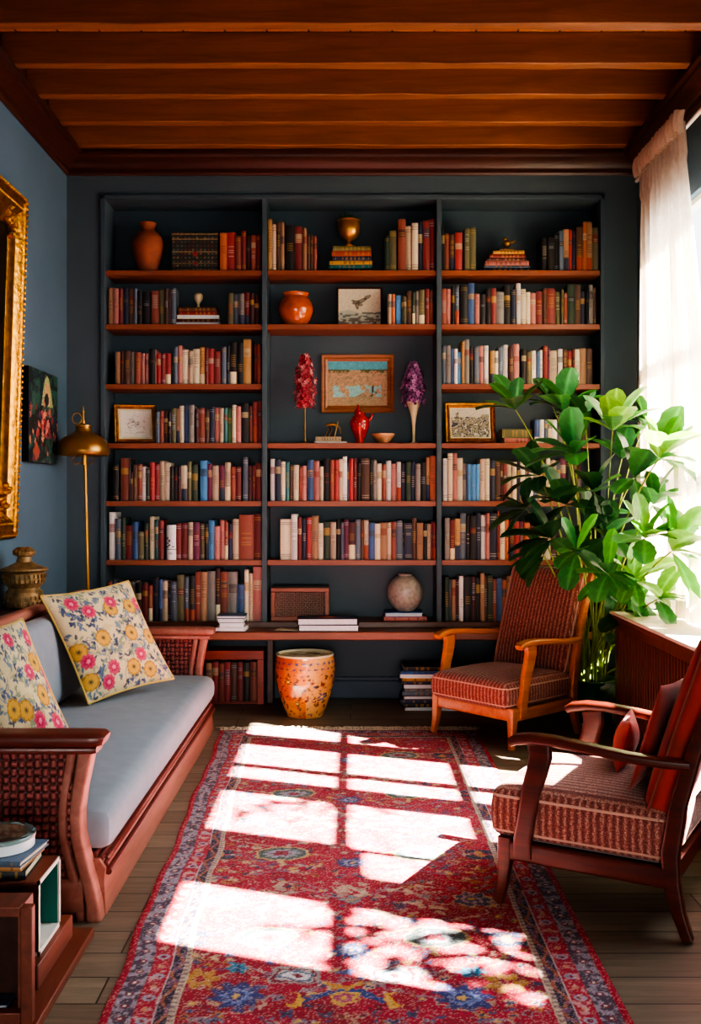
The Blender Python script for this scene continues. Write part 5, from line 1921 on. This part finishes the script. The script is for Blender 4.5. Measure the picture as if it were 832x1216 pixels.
for k, (px, py, d, n_, L, lean, tone) in enumerate(CR):
    c = P(px, py, d)
    ax = Vector((lean[0], -lean[2], lean[1])).normalized()
    b = pc_ + Vector((rgp.uniform(-.07, .07), rgp.uniform(-.07, .07), .22))
    span = c - b
    m1 = b + Vector((span.x * .18, span.y * .18, span.z * .45)) + Vector((rgp.uniform(-.03, .03), rgp.uniform(-.03, .03), 0))
    m2 = b + Vector((span.x * .52, span.y * .52, span.z * .8))
    pts = []
    for t in np.linspace(0, 1, 14):
        p = b * (1 - t) ** 3 + m1 * 3 * t * (1 - t) ** 2 + m2 * 3 * t * t * (1 - t) + c * t ** 3
        pts.append(p)
    st = MB().tube(pts, [.008 - .004 * i / 13 for i in range(14)], 7).build('stem', 'stem_green', pl, smooth=60)
    lf = MB()
    e1 = ax.orthogonal().normalized()
    e2 = ax.cross(e1)
    ph = rgp.uniform(0, 6.28)
    n_ += 2
    L *= .95
    for i in range(n_):
        a = ph + 2 * math.pi * i / n_ + rgp.uniform(-.25, .25)
        tl = rgp.uniform(.85, 1.35) if i % 3 else rgp.uniform(.25, .6)
        dv_ = ax * math.cos(tl) + (e1 * math.cos(a) + e2 * math.sin(a)) * math.sin(tl)
        dv_ = (dv_ + Vector((0, 0, .15))).normalized()
        ll = L * rgp.uniform(.8, 1.18)
        # keep clear of the walls
        tip = c + dv_ * ll
        if tip.x > 1.74:
            dv_.x -= (tip.x - 1.74) / ll
        if tip.y > 6.72:
            dv_.y -= (tip.y - 6.72) / ll
        dv_.normalize()
        col = np.array(lin(rgp.choice(TONE[tone]))) * rgp.uniform(.85, 1.15)
        leaf_geo(lf, c + dv_ * .01, dv_, Vector((0, 0, 1)) + ax * .4, ll, ll * rgp.uniform(.54, .68), rgp.uniform(.25, .9), col, rgp)
    me_org = ORG[pl.name]['org']
    lo = lf.build('leaf_cluster', 'leaf', st, org=me_org, smooth=180)

# ------------------------------------------------------------------ plinth, crate, box and tin by the near sofa arm
sp = thing('step_plinth', 'low stepped red-brown wooden plinth on the floor before the sofa arm', 'plinth', (-1.1, 2.9, 0))
MB().box(-1.5, -.815, 2.36, 3.22, 0, .03).build('lower_step', 'crate_wood', sp, bevel=.004)
MB().box(-1.5, -.865, 2.80, 3.15, .0305, .10).build('upper_step', 'crate_wood', sp, bevel=.004)
z0 = .1008
cr_ = thing('crate', 'open-fronted dark wooden crate on the plinth, nearest the camera at left', 'crate', (-1.1, 2.68, .0308))
fx0, fx1, fz0, fz1 = -1.42, -.826, .0308, .335
ff = MB()
for a, b, c, d in ((fx0, fx0 + .03, fz0, fz1), (fx1 - .03, fx1, fz0, fz1), (fx0 + .03, fx1 - .03, fz0, fz0 + .03), (fx0 + .03, fx1 - .03, fz1 - .026, fz1)):
    ff.box(a, b, 2.62, 2.65, c, d)
ff.build('face_frame', 'crate_wood', cr_, bevel=.003)
cx0, cx1, cy0, cy1 = -1.40, -.857, 2.6505, 2.73
for a, b in ((cx0, cx0 + .015), (cx1 - .015, cx1)):
    MB().box(a, b, cy0, cy1, fz0 + .0, fz1 - .02).build('side_panel', 'crate_wood', cr_)
MB().box(cx0 + .015, cx1 - .015, cy0, cy1, fz0, fz0 + .02).build('bottom_board', 'crate_wood', cr_)
MB().box(cx0, cx1, cy0, cy1, fz1 - .02, fz1 - .004).build('top_board', 'crate_wood', cr_)
MB().box(cx0 + .015, cx1 - .015, cy1 - .01, cy1, fz0 + .02, fz1 - .02).build('back_panel', 'dark_wood', cr_)
flat_book(-1.24, -.90, 2.655, 2.715, fz0 + .0206, .014, 'n', 'navy magazine lying inside the open crate', None, white=True, name='magazine', cat='magazine')
tb = thing('display_box', 'open-sided box with a teal lining behind the crate, books on top', 'box', (-1.1, 2.97, z0))
bx0, bx1, by0, by1, bz1 = -1.32, -.882, 2.855, 3.07, .312
MB().box(bx0, bx1, by0, by1, bz1 - .012, bz1).build('lid', 'crate_wood', tb, bevel=.002)
MB().box(bx0, bx1, by0, by1, z0, z0 + .012).build('bottom_board', 'white_frame', tb, bevel=.002)
MB().box(bx0, bx1, by0, by0 + .012, z0 + .012, bz1 - .012).build('side_panel', 'crate_wood', tb)
MB().box(bx0, bx1, by1 - .012, by1, z0 + .012, bz1 - .012).build('side_panel', 'white_frame', tb)
MB().box(bx0 + .01, bx1 - .004, by1 - .016, by1 - .0125, z0 + .0125, bz1 - .0125).box(bx0 + .2, bx0 + .205, by0 + .013, by1 - .017, z0 + .0125, bz1 - .0125).box(bx0 + .206, bx1 - .004, by0 + .013, by1 - .017, bz1 - .016, bz1 - .0125).build('lining', 'teal_lining', tb)
MB().box(bx1 - .003, bx1 + .002, by0, by0 + .014, z0, bz1).box(bx1 - .003, bx1 + .002, by1 - .014, by1, z0, bz1).box(bx1 - .003, bx1 + .002, by0, by1, z0 - .0, z0 + .013).box(bx1 - .003, bx1 + .002, by0, by1, bz1 - .012, bz1).build('edging', 'white_frame', tb)
zz = bz1 + .0008
flat_book(-1.30, -.925, 2.865, 3.05, zz, .026, 'k', 'black hardback lying lowest on the teal-lined box', 'books on the teal-lined box', rz=2)
zz += .0266
flat_book(-1.28, -.925, 2.87, 3.05, zz, .016, 'U', 'tan book lying between two dark ones on the teal-lined box', 'books on the teal-lined box', rz=-4)
zz += .0166
flat_book(-1.27, -.915, 2.865, 3.055, zz, .016, 's', 'slate blue book lying right under the round tin', 'books on the teal-lined box', rz=-7)
zz += .0168
tn = thing('round_tin', 'round white tin with a dark green patterned lid on the stacked books', 'tin', (-1.03, 2.965, zz))
MB().lathe([(.096, 0), (.1, .003), (.1, .03), (.098, .032)], c=tn.location, segs=48).build('body', 'tin_white', tn, smooth=40)
rr = np.linspace(.002, .103, 40)
an = np.linspace(0, 2 * math.pi, 72, endpoint=False)
tp = [[(tn.location[0] + r * math.cos(a), tn.location[1] + r * math.sin(a), zz + .042) for a in an] for r in rr]
tp += [[(tn.location[0] + .104 * math.cos(a), tn.location[1] + .104 * math.sin(a), zz + z) for a in an] for z in (.0405, .032)]
Ux = np.array([[p[0] - tn.location[0] for p in row] for row in tp])
Vx = np.array([[p[1] - tn.location[1] for p in row] for row in tp])
cv = Cv(Ux, Vx, '#3f5a58')
nz = smooth_noise(Ux.shape, (10, 18))
cv.ell(0, 0, .08, .08, '#2f3a34')
cv.mask((np.hypot(Ux, Vx) < .078) & (nz > .5), '#7a6a52', .9)
cv.mask((np.hypot(Ux, Vx) < .078) & (nz < .3), '#5a3a34', .9)
cv.mask((np.hypot(Ux, Vx) > .083) & (nz > .6), '#7f9490', .8)
MB().grid(tp, cv.a, cu=True).build('lid', 'glazed_pattern', tn, smooth=40)

# ------------------------------------------------------------------ garden tree outside the windows (dapples the sun)
gt = thing('garden_tree', 'leafy tree in the garden outside the right windows', 'tree', (4.2, 1.0, 0))
MB().tube([(4.2, 1.0, -.3), (4.18, 1.0, 1.5), (4.0, 1.05, 3.0), (3.8, 1.1, 4.2)], [.09, .08, .06, .03], 10).build('trunk', 'bark', gt, smooth=60)
lf = MB()
rgt = random.Random(23)
sun_dir = Vector((-.935, .355, -1.1)).normalized()


def shade_spot(px, py, xo, n_, spread):
    x, d = G(px, py)
    k = (xo - x) / -sun_dir.x
    c = Vector((x, d, 0)) - sun_dir * k
    MB().tube([(3.95, 1.06, 3.3), ((3.95 + c.x) / 2, (1.06 + c.y) / 2, (3.3 + c.z) / 2 + .15), tuple(c)], [.02, .012, .005], 6).build('branch', 'bark', gt)
    for i in range(n_):
        b = c + Vector((rgt.gauss(0, spread), rgt.gauss(0, spread), rgt.gauss(0, spread)))
        a = rgt.uniform(0, 6.28)
        leaf_geo(lf, b, (math.cos(a), math.sin(a), rgt.uniform(-.5, .5)), (0, 0, 1), rgt.uniform(.12, .2), rgt.uniform(.05, .08), .4, np.array(lin('#3f7a36')), rgt)


for s in ((318, 962, 2.9, 12, .1), (400, 960, 2.9, 7, .07), (420, 1098, 2.9, 16, .1), (500, 1125, 2.9, 22, .13), (560, 1195, 2.9, 16, .12), (470, 1165, 2.9, 12, .1), (640, 1120, 2.9, 16, .1), (730, 1150, 2.9, 40, .16), (800, 1190, 2.9, 40, .16), (690, 1190, 2.9, 30, .12), (790, 1110, 2.9, 30, .14), (520, 1090, 2.9, 16, .09), (600, 1215, 2.9, 20, .1)):
    shade_spot(*s)
lf.build('foliage', 'leaf', gt, smooth=180)

# ------------------------------------------------------------------ light, sky, camera
sun = bpy.data.lights.new('sun', 'SUN')
sun.energy = 110.0
sun.angle = R(0.7)
sun.color = (1.0, .93, .82)
so = bpy.data.objects.new('sun', sun)
C.objects.link(so)
so.rotation_euler = sun_dir.to_track_quat('-Z', 'Y').to_euler()
so.location = (6, 0, 7)

w = bpy.data.worlds.new('sky')
bpy.context.scene.world = w
w.use_nodes = True
bg = w.node_tree.nodes['Background']
bg.inputs['Color'].default_value = (.93, .97, 1.0, 1)
bg.inputs['Strength'].default_value = 1.9


def area(name, loc, target, sx, sy, power, col):
    l = bpy.data.lights.new(name, 'AREA')
    l.shape = 'RECTANGLE'
    l.size, l.size_y = sx, sy
    l.energy = power
    l.color = col
    o = bpy.data.objects.new(name, l)
    C.objects.link(o)
    o.location = loc
    o.rotation_euler = (Vector(target) - Vector(loc)).to_track_quat('-Z', 'Y').to_euler()
    return o


l1 = area('sky_fill', (2.6, 4.6, 2.5), (-1.6, 4.6, .7), 3.2, 1.6, 95, (.82, .91, 1.0))  # added area lamp outside the windows, brightens the lower left wall
l1.data.spread = R(110)
l2 = area('room_fill', (.2, -1.3, 1.0), (-.1, 6.7, .35), 2.6, 1.2, 11, (1.0, .96, .92))
l2.data.spread = R(56)

cam = bpy.data.cameras.new('camera')
cam.sensor_fit = 'HORIZONTAL'
cam.sensor_width = 36
cam.lens = 36 * F / 832
cam.shift_y = -(608 - HY) / 832
co = bpy.data.objects.new('camera', cam)
C.objects.link(co)
co.location = (0, 0, CH)
co.rotation_euler = (R(90), 0, 0)
sc = bpy.context.scene
sc.camera = co
sc.view_settings.view_transform = 'AgX'
sc.view_settings.look = 'AgX - High Contrast'
sc.view_settings.exposure = 0.68
sc.cycles.max_bounces = 8
sc.cycles.diffuse_bounces = 5
sc.cycles.transparent_max_bounces = 12
sc.cycles.sample_clamp_indirect = 10
sc.cycles.use_denoising = True
